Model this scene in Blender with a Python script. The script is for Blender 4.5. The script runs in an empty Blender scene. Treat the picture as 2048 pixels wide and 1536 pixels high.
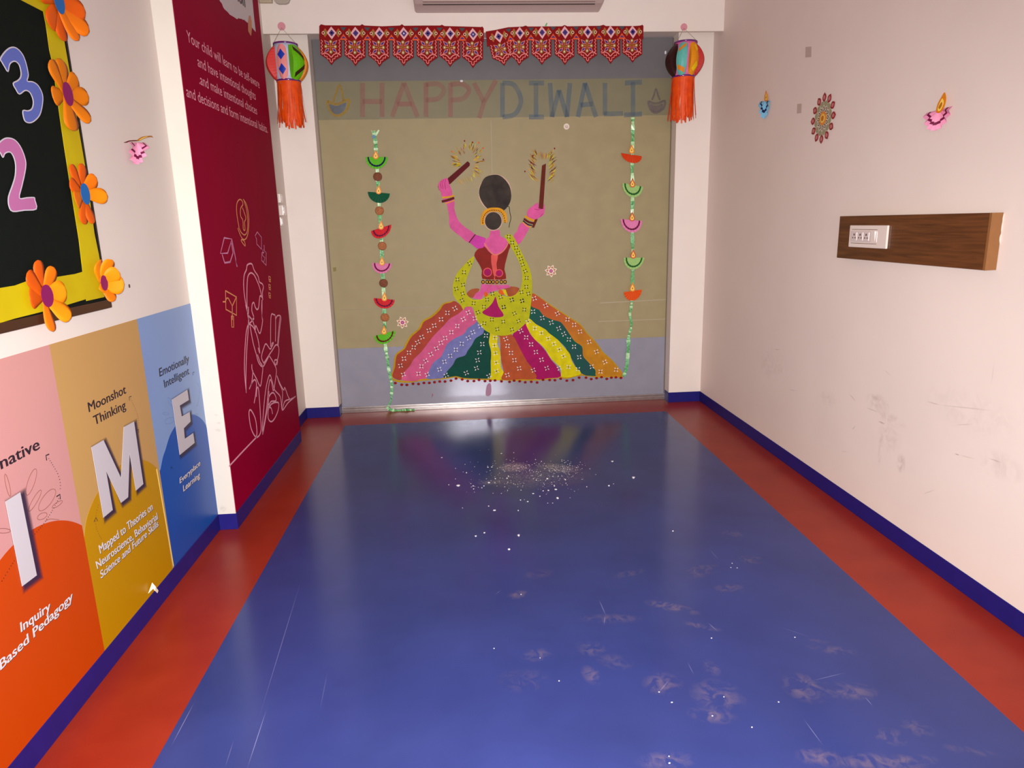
import bpy, bmesh, math, random
from mathutils import Vector, Matrix
C = bpy.context.scene.collection
S = bpy.context.scene
# ------------------------------------------------------------------ camera, world, lights, exposure
CAM = Vector((-1.91108, -5.30911, 1.45))
RR = ((0.9967850, -0.0762653, -0.0245608), (0.0411940, 0.2248898, 0.9735130), (0.0687218, 0.9713950, -0.2273085))
FPX = 1373.985
cd = bpy.data.cameras.new('camera'); cam = bpy.data.objects.new('camera', cd); C.objects.link(cam)
cd.sensor_width = 36.0; cd.lens = FPX / 2048 * 36.0; cd.clip_start = 0.02
cam.matrix_world = Matrix(((RR[0][0], RR[1][0], -RR[2][0], CAM.x), (RR[0][1], RR[1][1], -RR[2][1], CAM.y),
                           (RR[0][2], RR[1][2], -RR[2][2], CAM.z), (0, 0, 0, 1)))
S.camera = cam
S.view_settings.view_transform = 'Standard'; S.view_settings.look = 'None'
S.view_settings.gamma = 1.0; S.view_settings.use_curve_mapping = False
S.view_settings.exposure = 0.0
w = bpy.data.worlds.new('world'); S.world = w; w.use_nodes = True
w.node_tree.nodes['Background'].inputs[0].default_value = (0.9, 0.85, 0.8, 1); w.node_tree.nodes['Background'].inputs[1].default_value = 0.02
def light(name, kind, loc, energy, color, target=None, **kw):
    l = bpy.data.lights.new(name, kind); l.energy = energy; l.color = color
    for k, v in kw.items(): setattr(l, k, v)
    o = bpy.data.objects.new(name, l); C.objects.link(o); o.location = loc
    if target is not None:
        o.rotation_euler = (Vector(target) - Vector(loc)).to_track_quat('-Z', 'Y').to_euler()
    return o
FW = Vector(RR[2])
FLASH = CAM + Vector((-0.02, 0.0, 0.03))
light('camera_flash', 'SPOT', FLASH, 700, (1.0, 0.99, 0.93), FLASH + Vector((0.05, 0.97, -0.36)),
      spot_size=math.radians(128), spot_blend=1.0, shadow_soft_size=0.03)
light('fill_light', 'AREA', (-1.6, -7.6, 1.5), 60, (1.0, 0.97, 0.93), (-1.6, 0, 0.9), shape='RECTANGLE', size=2.8, size_y=2.2)  # soft fill added behind the camera, not a lamp of the hall

# ------------------------------------------------------------------ materials
def lin(c):
    c = c / 255.0
    return c / 12.92 if c <= 0.04045 else ((c + 0.055) / 1.055) ** 2.4
def rgb(c): return (lin(c[0]), lin(c[1]), lin(c[2]), 1.0)
MATS = {}
def mat(name, col, rough=0.6, spec=0.5, metal=0.0, var=0.0, scale=8.0, col2=None, bump=0.0, bscale=60.0, coat=0.0):
    if name in MATS: return MATS[name]
    m = bpy.data.materials.new(name); m.use_nodes = True; MATS[name] = m
    nt = m.node_tree; b = nt.nodes['Principled BSDF']
    b.inputs['Base Color'].default_value = rgb(col); b.inputs['Roughness'].default_value = rough
    b.inputs['Specular IOR Level'].default_value = spec; b.inputs['Metallic'].default_value = metal
    b.inputs['Coat Weight'].default_value = coat; b.inputs['Coat Roughness'].default_value = 0.15
    tc = nt.nodes.new('ShaderNodeNewGeometry')
    if var > 0 or col2:
        n = nt.nodes.new('ShaderNodeTexNoise'); n.inputs['Scale'].default_value = scale; n.inputs['Detail'].default_value = 5
        nt.links.new(tc.outputs['Position'], n.inputs['Vector'])
        r = nt.nodes.new('ShaderNodeMapRange'); r.inputs[1].default_value = 0.3; r.inputs[2].default_value = 0.7
        r.inputs[3].default_value = 0.0; r.inputs[4].default_value = 1.0 if col2 else var
        nt.links.new(n.outputs['Fac'], r.inputs[0])
        mx = nt.nodes.new('ShaderNodeMix'); mx.data_type = 'RGBA'
        mx.inputs[6].default_value = rgb(col); mx.inputs[7].default_value = rgb(col2) if col2 else rgb([v * 0.55 for v in col])
        nt.links.new(r.outputs[0], mx.inputs[0]); nt.links.new(mx.outputs[2], b.inputs['Base Color'])
    if bump > 0:
        n = nt.nodes.new('ShaderNodeTexNoise'); n.inputs['Scale'].default_value = bscale; n.inputs['Detail'].default_value = 4
        nt.links.new(tc.outputs['Position'], n.inputs['Vector'])
        bp = nt.nodes.new('ShaderNodeBump'); bp.inputs['Strength'].default_value = bump; bp.inputs['Distance'].default_value = 0.01
        nt.links.new(n.outputs['Fac'], bp.inputs['Height']); nt.links.new(bp.outputs[0], b.inputs['Normal'])
    return m
def blobs(m, items, col, noise_scale=30.0, strength=0.6, lo=0.35, hi=0.65):
    """marks at fixed places on a surface: items = (centre, (rx, ry, rz), rot_euler, weight)"""
    nt = m.node_tree; b = nt.nodes['Principled BSDF']
    geo = nt.nodes.new('ShaderNodeNewGeometry'); acc = None
    for c, r, e, wgt in items:
        mp = nt.nodes.new('ShaderNodeMapping'); mp.vector_type = 'TEXTURE'
        mp.inputs[1].default_value = c; mp.inputs[2].default_value = e; mp.inputs[3].default_value = r
        nt.links.new(geo.outputs['Position'], mp.inputs[0])
        ln = nt.nodes.new('ShaderNodeVectorMath'); ln.operation = 'LENGTH'; nt.links.new(mp.outputs[0], ln.inputs[0])
        mr = nt.nodes.new('ShaderNodeMapRange'); mr.inputs[1].default_value = 1.0; mr.inputs[2].default_value = 0.35
        mr.inputs[3].default_value = 0; mr.inputs[4].default_value = wgt; nt.links.new(ln.outputs['Value'], mr.inputs[0])
        if acc is None: acc = mr.outputs[0]
        else:
            mx = nt.nodes.new('ShaderNodeMath'); mx.operation = 'MAXIMUM'
            nt.links.new(acc, mx.inputs[0]); nt.links.new(mr.outputs[0], mx.inputs[1]); acc = mx.outputs[0]
    if noise_scale:
        n = nt.nodes.new('ShaderNodeTexNoise'); n.inputs['Scale'].default_value = noise_scale; n.inputs['Detail'].default_value = 7
        n.inputs['Distortion'].default_value = 1.2
        nt.links.new(geo.outputs['Position'], n.inputs['Vector'])
        r = nt.nodes.new('ShaderNodeMapRange'); r.inputs[1].default_value = lo; r.inputs[2].default_value = hi
        nt.links.new(n.outputs['Fac'], r.inputs[0])
        mu = nt.nodes.new('ShaderNodeMath'); mu.operation = 'MULTIPLY'
        nt.links.new(acc, mu.inputs[0]); nt.links.new(r.outputs[0], mu.inputs[1]); acc = mu.outputs[0]
    mu = nt.nodes.new('ShaderNodeMath'); mu.operation = 'MULTIPLY'; mu.inputs[1].default_value = strength
    nt.links.new(acc, mu.inputs[0])
    bc = b.inputs['Base Color']; mx = nt.nodes.new('ShaderNodeMix'); mx.data_type = 'RGBA'
    if bc.is_linked: nt.links.new(bc.links[0].from_socket, mx.inputs[6])
    else: mx.inputs[6].default_value = bc.default_value
    mx.inputs[7].default_value = rgb(col)
    nt.links.new(mu.outputs[0], mx.inputs[0]); nt.links.new(mx.outputs[2], bc)
    return m

# ------------------------------------------------------------------ geometry helpers
XL, XP, YP, YE, HL, GY = -3.1585, -3.0709, -2.0344, -0.609, 2.727, 0.12
XA, XB = -0.2617, -2.9043      # right / left edge of the door opening
SK = 0.0828                    # skirting height
YB, ZC = -8.0, 3.3             # back wall, ceiling
class Pl:
    def __init__(s, ax, val, sg): s.ax, s.val, s.sg = ax, val, sg; s.n = Vector([sg if i == ax else 0 for i in range(3)])
LEFT, COL, RIGHT = Pl(0, XL, 1), Pl(0, XP, 1), Pl(0, 0.0, -1)
GLASS, FASC, FLOOR, RECESS = Pl(1, GY, -1), Pl(1, -0.1894, -1), Pl(2, 0.0, 1), Pl(0, XL, 1)
PILF = Pl(1, 0.0, -1)
def ray(px, py):
    x, y = (px - 1024) / FPX, -(py - 768) / FPX
    return Vector([RR[0][i] * x + RR[1][i] * y + RR[2][i] for i in range(3)])
def at(p, pl, off=0.0):
    v = ray(p[0], p[1]); val = pl.val + pl.sg * off
    return CAM + v * ((val - CAM[pl.ax]) / v[pl.ax])
def fr(ox, oy, s):
    """points read on an enlarged crop of the photograph, in its own scale"""
    return lambda *pts: [(ox + x / s, oy + y / s) for x, y in pts]
def smooth(pts, n=5, closed=True):
    out = []; N = len(pts)
    rng = range(N) if closed else range(N - 1)
    for i in rng:
        g = (lambda k: pts[k % N]) if closed else (lambda k: pts[min(max(k, 0), N - 1)])
        p0, p1, p2, p3 = g(i - 1), g(i), g(i + 1), g(i + 2)
        for k in range(n):
            t = k / n
            out.append(tuple(0.5 * (2 * p1[j] + (p2[j] - p0[j]) * t + (2 * p0[j] - 5 * p1[j] + 4 * p2[j] - p3[j]) * t * t
                                    + (-p0[j] + 3 * p1[j] - 3 * p2[j] + p3[j]) * t ** 3) for j in range(len(p1))))
    if not closed: out.append(tuple(pts[-1]))
    return out
class MB:
    def __init__(s): s.v, s.f, s.m, s.mats = [], [], [], []
    def mi(s, m):
        if m not in s.mats: s.mats.append(m)
        return s.mats.index(m)
    def face(s, pts, m, idx=None):
        b = len(s.v); s.v += [Vector(p) for p in pts]; s.f.append(tuple(range(b, b + len(pts)))); s.m.append(s.mi(m)); return s
    def prism(s, pts, n, t, m):
        """flat cut-out: front face at pts, thickness t behind it"""
        n = Vector(n).normalized(); P = [Vector(p) for p in pts]
        area = Vector()
        for i in range(len(P)): area += P[i].cross(P[(i + 1) % len(P)])
        if area.dot(n) < 0: P.reverse()
        b = len(s.v); k = len(P); s.v += P + [p - n * t for p in P]; mi = s.mi(m)
        s.f.append(tuple(range(b, b + k))); s.m.append(mi)
        s.f.append(tuple(range(b + 2 * k - 1, b + k - 1, -1))); s.m.append(mi)
        for i in range(k):
            j = (i + 1) % k; s.f.append((b + i, b + k + i, b + k + j, b + j)); s.m.append(mi)
        return s
    def ribbon(s, P, n, wd, t, m, closed=False):
        P = [Vector(p) for p in P]; n = Vector(n).normalized(); N = len(P); L, Rr = [], []
        for i in range(N):
            a = P[i - 1] if (i or closed) else P[i]; c = P[(i + 1) % N] if (i < N - 1 or closed) else P[i]
            d = c - a; d = d.normalized() if d.length > 1e-9 else Vector((0, 0, 1)); q = n.cross(d)
            q = q.normalized() if q.length > 1e-9 else Vector((1, 0, 0))
            ww = wd(i / (N - 1)) if callable(wd) else wd
            L.append(P[i] + q * ww / 2); Rr.append(P[i] - q * ww / 2)
        b = len(s.v); mi = s.mi(m)
        for i in range(N): s.v += [L[i], Rr[i], L[i] - n * t, Rr[i] - n * t]
        for i in range(N if closed else N - 1):
            a, c = b + 4 * i, b + 4 * ((i + 1) % N)
            for q in ((a, c, c + 1, a + 1), (a + 2, a + 3, c + 3, c + 2), (a, a + 2, c + 2, c), (a + 1, c + 1, c + 3, a + 3)):
                s.f.append(q); s.m.append(mi)
        if not closed:
            for a, fl in ((b, 0), (b + 4 * (N - 1), 1)):
                q = (a, a + 1, a + 3, a + 2); s.f.append(q if not fl else q[::-1]); s.m.append(mi)
        return s
    def box(s, x0, y0, z0, x1, y1, z1, m):
        b = len(s.v); mi = s.mi(m)
        s.v += [Vector((x, y, z)) for z in (z0, z1) for y in (y0, y1) for x in (x0, x1)]
        for q in ((0, 2, 3, 1), (4, 5, 7, 6), (0, 1, 5, 4), (2, 6, 7, 3), (0, 4, 6, 2), (1, 3, 7, 5)):
            s.f.append(tuple(b + k for k in q)); s.m.append(mi)
        return s
    def disc(s, c, n, up, rx, ry, t, m, k=20):
        n = Vector(n).normalized(); up = Vector(up).normalized(); rt = up.cross(n)
        return s.prism([Vector(c) + rt * rx * math.cos(a) + up * ry * math.sin(a) for a in [2 * math.pi * i / k for i in range(k)]], n, t, m)
    def grid(s, rows, m, closed=False):
        b = len(s.v); mi = s.mi(m); k = len(rows[0])
        for r in rows: s.v += [Vector(p) for p in r]
        for i in range(len(rows) - 1):
            for j in range(k if closed else k - 1):
                jj = (j + 1) % k; s.f.append((b + i * k + j, b + i * k + jj, b + (i + 1) * k + jj, b + (i + 1) * k + j)); s.m.append(mi)
        return s
    def build(s, name, parent=None, loc=None, smooth_=False, bevel=0.0, solid=0.0):
        org = Vector((0, 0, 0))
        if parent is not None:
            r = parent
            while r.parent: r = r.parent
            org = Vector(r.location)
        elif loc is not None: org = Vector(loc)
        me = bpy.data.meshes.new(name)
        me.from_pydata([tuple(v - org) for v in s.v], [], s.f)
        for m in s.mats: me.materials.append(m)
        for p, mi in zip(me.polygons, s.m): p.material_index = mi; p.use_smooth = smooth_
        bm = bmesh.new(); bm.from_mesh(me)
        big = [f for f in bm.faces if len(f.verts) > 4]
        if big: bmesh.ops.triangulate(bm, faces=big, ngon_method='EAR_CLIP')
        bm.to_mesh(me); bm.free()
        o = bpy.data.objects.new(name, me); C.objects.link(o)
        if parent is not None: o.parent = parent
        elif loc is not None: o.location = org
        if bevel:
            md = o.modifiers.new('bevel', 'BEVEL'); md.width = bevel; md.segments = 3; md.limit_method = 'ANGLE'
        if solid:
            md = o.modifiers.new('solid', 'SOLIDIFY'); md.thickness = solid; md.offset = 0
        return o
def tag(o, label=None, cat=None, group=None, kind=None):
    if label: o['label'] = label
    if cat: o['category'] = cat
    if group: o['group'] = group
    if kind: o['kind'] = kind
    return o
def thing(name, label, cat, loc, group=None):
    o = bpy.data.objects.new(name, None); C.objects.link(o); o.location = loc; o.empty_display_size = 0.05
    return tag(o, label, cat, group)
def cut(name, pts, pl, off, m, parent, t=0.0006, sm=0):
    if sm: pts = smooth(pts, sm)
    return MB().prism([at(p, pl, off) for p in pts], pl.n, t, m).build(name, parent)
def line(name, lines, pl, off, wd, m, parent, t=0.0005, sm=5):
    if name == 'sketch_doodle' and len(lines) > 1:
        for l in lines: line(name, [l], pl, off, wd, m, parent, t, sm)
        return
    mb = MB()
    for l in lines: mb.ribbon([at(p, pl, off) for p in (smooth(l, sm, False) if sm and len(l) > 2 else l)], pl.n, wd, t, m)
    return mb.build(name, parent)
_cap = {}
def text_mesh(body, bold=0.0):
    cu = bpy.data.curves.new('lettering', 'FONT'); cu.body = body; cu.size = 1.0; cu.offset = 0; cu.resolution_u = 4
    o = bpy.data.objects.new('lettering', cu); C.objects.link(o)
    dg = bpy.context.evaluated_depsgraph_get(); dg.update()
    me = bpy.data.meshes.new_from_object(o.evaluated_get(dg))
    bpy.data.objects.remove(o); bpy.data.curves.remove(cu)
    if bold > 0:                                  # heavier weight: copies of the outline moved sideways
        bm = bmesh.new(); bm.from_mesh(me); g0 = bm.verts[:] + bm.edges[:] + bm.faces[:]
        for k, (dx, dy) in enumerate(((bold * 4, 0), (-bold * 4, 0), (0, bold * 2), (0, -bold * 2))):
            d = bmesh.ops.duplicate(bm, geom=g0)
            bmesh.ops.translate(bm, vec=(dx, dy, -(k + 1) * .0001), verts=[e for e in d['geom'] if isinstance(e, bmesh.types.BMVert)])
        bm.to_mesh(me); bm.free()
    return me
def text(name, body, BL, BR, pl, m, parent, TL=None, cap=None, off=0.002, bold=0.0, ul=None, wid=None):
    """lettering printed on a wall: baseline from BL to BR, capital height from TL (or cap, in metres)"""
    me = text_mesh(body, bold)
    if 'H' not in _cap:
        h = text_mesh('H'); _cap['H'] = max(v.co.y for v in h.vertices)
    xs = [v.co.x for v in me.vertices]; x0, x1 = min(xs), max(xs)
    a, b = at(BL, pl, off), at(BR, pl, off)
    if wid:                                   # anchored on the right, fixed width
        a = b - Vector((0, wid, 0))
    vv = (at(TL, pl, off) - a) if TL else Vector((0, 0, cap))
    org = Vector((0, 0, 0)); r = parent
    while r.parent: r = r.parent
    org = Vector(r.location)
    for v in me.vertices:
        q = a + (b - a) * ((v.co.x - x0) / (x1 - x0)) + vv * (v.co.y / _cap['H']) + pl.n * v.co.z
        v.co = q - org
    me.materials.clear(); me.materials.append(m)
    bm = bmesh.new(); bm.from_mesh(me)
    for f in bm.faces:
        if f.normal.dot(pl.n) < 0: f.normal_flip()
    bm.to_mesh(me); bm.free()
    o = bpy.data.objects.new(name, me); C.objects.link(o); o.parent = parent
    return o

# ------------------------------------------------------------------ materials used by the room
wall_m = mat('wall_paint', (234, 216, 209), 0.55, 0.3, var=0.06, scale=2.5, bump=0.04, bscale=25)
left_m = mat('wall_paint_left', (220, 206, 200), 0.5, 0.3, var=0.05, scale=3, bump=0.03, bscale=25)
white_m = mat('column_paint', (212, 203, 194), 0.5, 0.3, var=0.04, scale=6)
pil_m = mat('pilaster_paint', (234, 221, 215), 0.5, 0.3, var=0.05, scale=5)
ceil_m = mat('ceiling_paint', (215, 205, 198), 0.8)
red_m = mat('red_vinyl', (146, 44, 26), 0.3, 0.15, scale=5, col2=(134, 36, 22), bump=0.03, bscale=140)
blue_m = mat('blue_vinyl', (49, 58, 118), 0.17, 0.24, col2=(43, 51, 106), scale=3, bump=0.015, bscale=160)
skirt_m = mat('skirting_vinyl', (32, 28, 112), 0.4, 0.2, var=0.2, scale=14)
metal_m = mat('aluminium', (190, 180, 180), 0.28, 0.5, metal=0.9, var=0.3, scale=20)

# marks on the blue floor (dusty footprints, scratches)
fp = fr(950, 1050, 3.15); fq = fr(1500, 1050, 3.16)
marks = []
def mark(p, rx, ry, ang, wgt):
    c = at(p, FLOOR); marks.append((tuple(c), (rx, ry, 0.02), (0, 0, math.radians(ang)), wgt))
for (x, y), rx, ry, a, g in [((270, 440), .05, .035, 20, .9), ((400, 310), .08, .04, 10, .4), ((960, 310), .10, .03, 20, .55), ((1620, 60), .06, .04, -10, .8),
                             ((1430, 290), .10, .05, 25, .7), ((1740, 220), .06, .05, 0, .7), ((1610, 400), .08, .04, -5, .7), ((1240, 520), .12, .035, -30, .95),
                             ((1430, 640), .08, .02, -30, .8), ((860, 590), .13, .035, -5, .6), ((390, 820), .06, .04, 10, .75), ((730, 780), .06, .05, -30, .6),
                             ((735, 950), .035, .06, 10, .8), ((880, 860), .07, .05, -30, .4), ((1180, 1000), .07, .06, 10, .8), ((1530, 1080), .09, .09, 0, .8),
                             ((1490, 1200), .08, .04, -15, .9), ((1200, 1490), .09, .04, 0, .8), ((1490, 900), .03, .05, 0, .6), ((300, 980), .1, .07, 0, .3)]:
    mark(fp((x, y))[0], rx, ry, a, g)
for (x, y), rx, ry, a, g in [((340, 1030), .07, .08, 0, 1), ((620, 1050), .10, .05, -10, .8), ((890, 1340), .05, .04, 0, .8), ((1060, 1290), .05, .04, -20, .7),
                             ((440, 1470), .07, .04, -10, 1), ((740, 1500), .13, .04, -5, .9), ((980, 1500), .1, .03, 0, .9), ((1390, 1430), .08, .02, -20, .5),
                             ((520, 790), .09, .03, -20, .6), ((430, 740), .05, .02, -20, .5)]:
    mark(fq((x, y))[0], rx, ry, a, g)
blobs(blue_m, marks, (116, 98, 112), 24, 0.5, 0.42, 0.62)
scr = []
def scratch(p0, p1, wgt=0.8, wd=0.0014):
    a, b = at(p0, FLOOR), at(p1, FLOOR); c = (a + b) / 2; L = (b - a).length / 2
    scr.append((tuple(c), (L * 1.1, wd, 0.02), (0, 0, math.atan2(b.y - a.y, b.x - a.x)), wgt))
for a, b, g in [((601, 1165), (520, 1430), .6), ((533, 1420), (495, 1536), .9), ((388, 1407), (343, 1492), .9), ((468, 1480), (450, 1536), .4),
                ((1198, 1200), (1212, 1232), .9), ((1210, 1232), (1208, 1250), .8), ((1608, 1440), (1645, 1490), .7), ((1625, 1362), (1690, 1346), .6),
                ((1420, 1100), (1437, 1120), .5), ((1730, 1395), (1745, 1412), .8), ((1375, 1325), (1388, 1350), .5), ((1416, 1246), (1436, 1264), .9),
                ((1560, 1255), (1622, 1275), .35), ((990, 1190), (1003, 1180), .5), ((1318, 1385), (1337, 1362), .7), ((655, 1345), (640, 1420), .3)]:
    scratch(a, b, g)
blobs(blue_m, scr, (150, 148, 190), 0, 0.6)
# white powder dust near the painting
blobs(blue_m, [(tuple(at((1030, 935), FLOOR)), (.11, .10, .02), (0, 0, 0), .9), (tuple(at((1118, 937), FLOOR)), (.15, .09, .02), (0, 0, -.5), .8),
               (tuple(at((985, 965), FLOOR)), (.10, .05, .02), (0, 0, 0), .4), (tuple(at((1075, 955), FLOOR)), (.35, .2, .02), (0, 0, 0), .25)],
      (185, 172, 176), 95, 0.9, 0.40, 0.62)
# scuffs on the right wall
fw = fr(1400, 600, 3.16)
sc = []
for (x, y), ry, rz, g in [((1120, 650), .10, .05, .6), ((1140, 930), .02, .12, .5), ((1270, 1030), .035, .05, .8), ((1180, 740), .16, .03, .45), ((450, 400), .25, .12, .25),
                          ((800, 620), .1, .05, .35), ((1900, 1050), .12, .06, .4), ((1200, 850), .1, .1, .3), ((1700, 700), .3, .1, .2)]:
    c = at(fw((x, y))[0], RIGHT); sc.append((tuple(c), (0.02, ry, rz), (0, 0, 0), g))
blobs(wall_m, sc, (150, 120, 112), 18, 0.6, 0.4, 0.7)
sl = []
for a, b, g in [((1125, 765), (1170, 785), 1), ((940, 590), (985, 640), .6), ((1430, 640), (1520, 665), .5), ((1500, 662), (1860, 700), .4), ((1050, 680), (1130, 710), .5),
                ((465, 312), (510, 316), .5), ((1610, 972), (1640, 980), .9), ((1640, 980), (1740, 1005), .35), ((1820, 998), (1910, 1030), .5), ((1620, 790), (1720, 785), .35),
                ((1405, 1228), (1490, 1198), .35), ((960, 820), (985, 795), .6), ((560, 565), (610, 575), .4), ((1860, 390), (1840, 540), .25), ((890, 955), (935, 962), .3), ((1160, 440), (1210, 480), .3)]:
    p, q = at(fw(a)[0], RIGHT), at(fw(b)[0], RIGHT); c = (p + q) / 2
    sl.append((tuple(c), (0.02, (p - q).length / 2 * 1.1, 0.003), (math.atan2(q.z - p.z, q.y - p.y), 0, 0), g))
blobs(wall_m, sl, (120, 95, 90), 0, 0.6)
cl = [(tuple(at((p[0], p[1]), Pl(1, YP, -1))), (rx, .02, rz), (0, a, 0), g) for p, rx, rz, a, g in
      [((432, 830), .012, .004, .3, .7), ((438, 846), .02, .006, 0, .5), ((436, 860), .025, .012, 0, .35), ((445, 770), .012, .003, .8, .8), ((446, 1018), .02, .02, 0, .35)]]
blobs(white_m, cl, (120, 105, 90), 60, 0.7)

# ------------------------------------------------------------------ the room
def struct(name, mb, parent=None, **kw):
    o = mb.build(name, parent, **kw)
    if parent is None: o['kind'] = 'structure'
    return o
floor = struct('floor', MB().box(XL - .15, YB - .15, -.05, .15, .5, 0, red_m))
bx0, bx1, by = -2.8225, -.3623, -.2633
MB().box(bx0, YB + .3, 0.0002, bx1, by, 0.0012, blue_m).build('vinyl_sheet', floor)['label'] = 'blue vinyl field of the floor'
struct('ceiling', MB().box(XL - .15, YB - .15, ZC, .15, .5, ZC + .1, ceil_m))
wr = struct('wall_right', MB().box(0, YB, 0, .12, .13, ZC, wall_m))
wl = struct('wall_left', MB().box(XL - .12, YB, 0, XL, .13, ZC, left_m))
struct('wall_back', MB().box(XL - .12, YB - .12, 0, .12, YB, ZC, ceil_m))
struct('column_left', MB().box(XL, YP, 0, XP, YE, ZC, white_m))
struct('pilaster_left', MB().box(XL, 0, 0, XB, GY + .12, ZC, pil_m))
struct('pilaster_right', MB().box(XA, 0, 0, 0, GY + .12, ZC, pil_m))
lint = struct('lintel', MB().box(XL, -.1894, HL, 0, -.165, ZC, pil_m).box(XL, -.165, 2.767, 0, .24, ZC, pil_m))
st = .004
def skirt(name, x0, y0, x1, y1):
    return struct(name, MB().box(x0, y0, 0, x1, y1, SK, skirt_m), bevel=0.0015)
skirt('baseboard_right', -st, YB, 0, 0)
skirt('baseboard_left', XL, YB, XL + st, YP)
skirt('baseboard_column', XL + st, YP - st, XP + st, YP)
skirt('baseboard_column_side', XP, YP, XP + st, YE)
skirt('baseboard_column_end', XL + st, YE, XP + st, YE + st)
skirt('baseboard_recess', XL, YE, XL + st, 0)
skirt('baseboard_pilaster_left', XL + st, -st, XB + st, 0)
skirt('baseboard_reveal_left', XB, 0, XB + st, GY - .022)
skirt('baseboard_pilaster_right', XA - st, -st, -st, 0)
skirt('baseboard_reveal_right', XA - st, 0, XA, GY - .022)

# ------------------------------------------------------------------ sliding glass door
door = bpy.data.objects.new('door_1', None); C.objects.link(door); door.location = (-1.6, GY, 0); door['kind'] = 'structure'
def glass_mat(name, col, trans, rough):
    m = bpy.data.materials.new(name); m.use_nodes = True; nt = m.node_tree; b = nt.nodes['Principled BSDF']; out = nt.nodes['Material Output']
    b.inputs['Base Color'].default_value = rgb(col); b.inputs['Roughness'].default_value = 0.55; b.inputs['Specular IOR Level'].default_value = 0.32
    geo = nt.nodes.new('ShaderNodeNewGeometry'); n = nt.nodes.new('ShaderNodeTexNoise'); n.inputs['Scale'].default_value = 9; n.inputs['Detail'].default_value = 6
    nt.links.new(geo.outputs['Position'], n.inputs['Vector'])
    mx = nt.nodes.new('ShaderNodeMix'); mx.data_type = 'RGBA'; mx.inputs[6].default_value = rgb(col); mx.inputs[7].default_value = rgb([c * .9 for c in col])
    nt.links.new(n.outputs['Fac'], mx.inputs[0]); nt.links.new(mx.outputs[2], b.inputs['Base Color'])
    if trans > 0:
        g = nt.nodes.new('ShaderNodeBsdfGlass'); g.inputs['Roughness'].default_value = rough; b.inputs['Roughness'].default_value = 0.5; g.inputs['IOR'].default_value = 1.3
        g.inputs['Color'].default_value = (0.95, 0.95, 1, 1)
        ms = nt.nodes.new('ShaderNodeMixShader'); ms.inputs[0].default_value = trans
        nt.links.new(b.outputs[0], ms.inputs[1]); nt.links.new(g.outputs[0], ms.inputs[2]); nt.links.new(ms.outputs[0], out.inputs[0])
    return m
frost_m = glass_mat('frosted_glass', (178, 176, 194), 0.40, 0.2)
olive_m = glass_mat('olive_film', (164, 149, 112), 0, 0)
olive2_m = glass_mat('olive_film_dark', (136, 129, 102), 0, 0)
MB().box(XB, GY, .046, XA, GY + .012, 2.765, frost_m).build('glass_pane', door)
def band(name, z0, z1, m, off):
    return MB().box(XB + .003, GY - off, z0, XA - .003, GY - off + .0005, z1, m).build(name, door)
band('film_sheet', .522, 2.222, olive_m, .0008)['label'] = 'large olive film on the glass'
band('film_or_shade_strip', 2.484, 2.764, glass_mat('shade_grey', (118, 114, 118), 0, 0), .0008)['label'] = 'grey strip painted as shade at the top of the glass'  # grey sheet puts in the shade of the unlit upper frosted glass
band('film_or_shade_strip', 2.222, 2.484, olive2_m, .0008)['label'] = 'darker film strip on the glass'
seam_m = mat('film_seam', (168, 154, 128), .5)
line('film_seam', [[(1200, 606), (1333, 599)]], GLASS, .0012, .008, seam_m, door)
line('film_seam', [[(1196, 643), (1332, 638)]], GLASS, .0012, .007, seam_m, door)
seam2_m = mat('film_seam_faint', (150, 132, 105), .5)
line('film_seam', [[(680, 620), (880, 614)]], GLASS, .0012, .007, seam2_m, door)
line('film_seam', [[(982, 240), (984, 348)]], GLASS, .0012, .003, seam_m, door)
MB().box(XB, GY - .022, 0, XA, GY + .02, .030, metal_m).box(XB, GY - .012, .030, XA, GY + .02, .046, metal_m).build('bottom_track', door, bevel=.002)['label'] = 'aluminium track under the glass'
jamb_m = mat('jamb_strip', (120, 105, 92), .5)
for x0, x1 in ((XB, XB + .006), (XA - .006, XA)):
    MB().box(x0, GY - .012, .05, x1, GY - .001, 2.76, jamb_m).build('jamb_strip', door)
# pink and stain smears painted on the glass film, tape squares
pinkg = mat('pink_smear', (205, 120, 155), .6)
stain_m = mat('paint_smear', (165, 120, 150), .6)
cut('paint_drip', fr(760, 560, 5.487)((1175, 1150), (1215, 1140), (1222, 1240), (1190, 1275), (1160, 1255)), GLASS, .0012, stain_m, door, .0003, 3)
cut('paint_drip', fr(760, 560, 5.487)((572, 1240), (583, 1265), (560, 1300), (572, 1270)), GLASS, .0012, mat('magenta_drip', (140, 30, 70), .5), door, .0003)
cut('tape_square', fr(330, 350, 3.073)((1032, 570), (1052, 566), (1052, 590), (1035, 595)), GLASS, .0012, mat('olive_tape', (120, 105, 40), .5), door, .0003)
# corridor beyond the frosted glass
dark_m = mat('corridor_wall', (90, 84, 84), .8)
cf_m = mat('corridor_floor', (165, 158, 158), .2)
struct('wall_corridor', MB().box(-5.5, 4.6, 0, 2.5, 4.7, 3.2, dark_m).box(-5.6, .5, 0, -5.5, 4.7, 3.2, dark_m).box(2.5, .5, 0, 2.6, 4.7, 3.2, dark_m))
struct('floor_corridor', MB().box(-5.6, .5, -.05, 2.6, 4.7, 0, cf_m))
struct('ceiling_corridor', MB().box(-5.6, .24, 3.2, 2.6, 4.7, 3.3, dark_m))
em = bpy.data.materials.new('lit_window'); em.use_nodes = True
eb = em.node_tree.nodes['Principled BSDF']; eb.inputs['Emission Color'].default_value = (1, .97, 1, 1); eb.inputs['Emission Strength'].default_value = 17.0
cw = bpy.data.objects.new('window_1', None); C.objects.link(cw); cw.location = (-1.9, 4.58, 1.1); cw['kind'] = 'structure'
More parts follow.
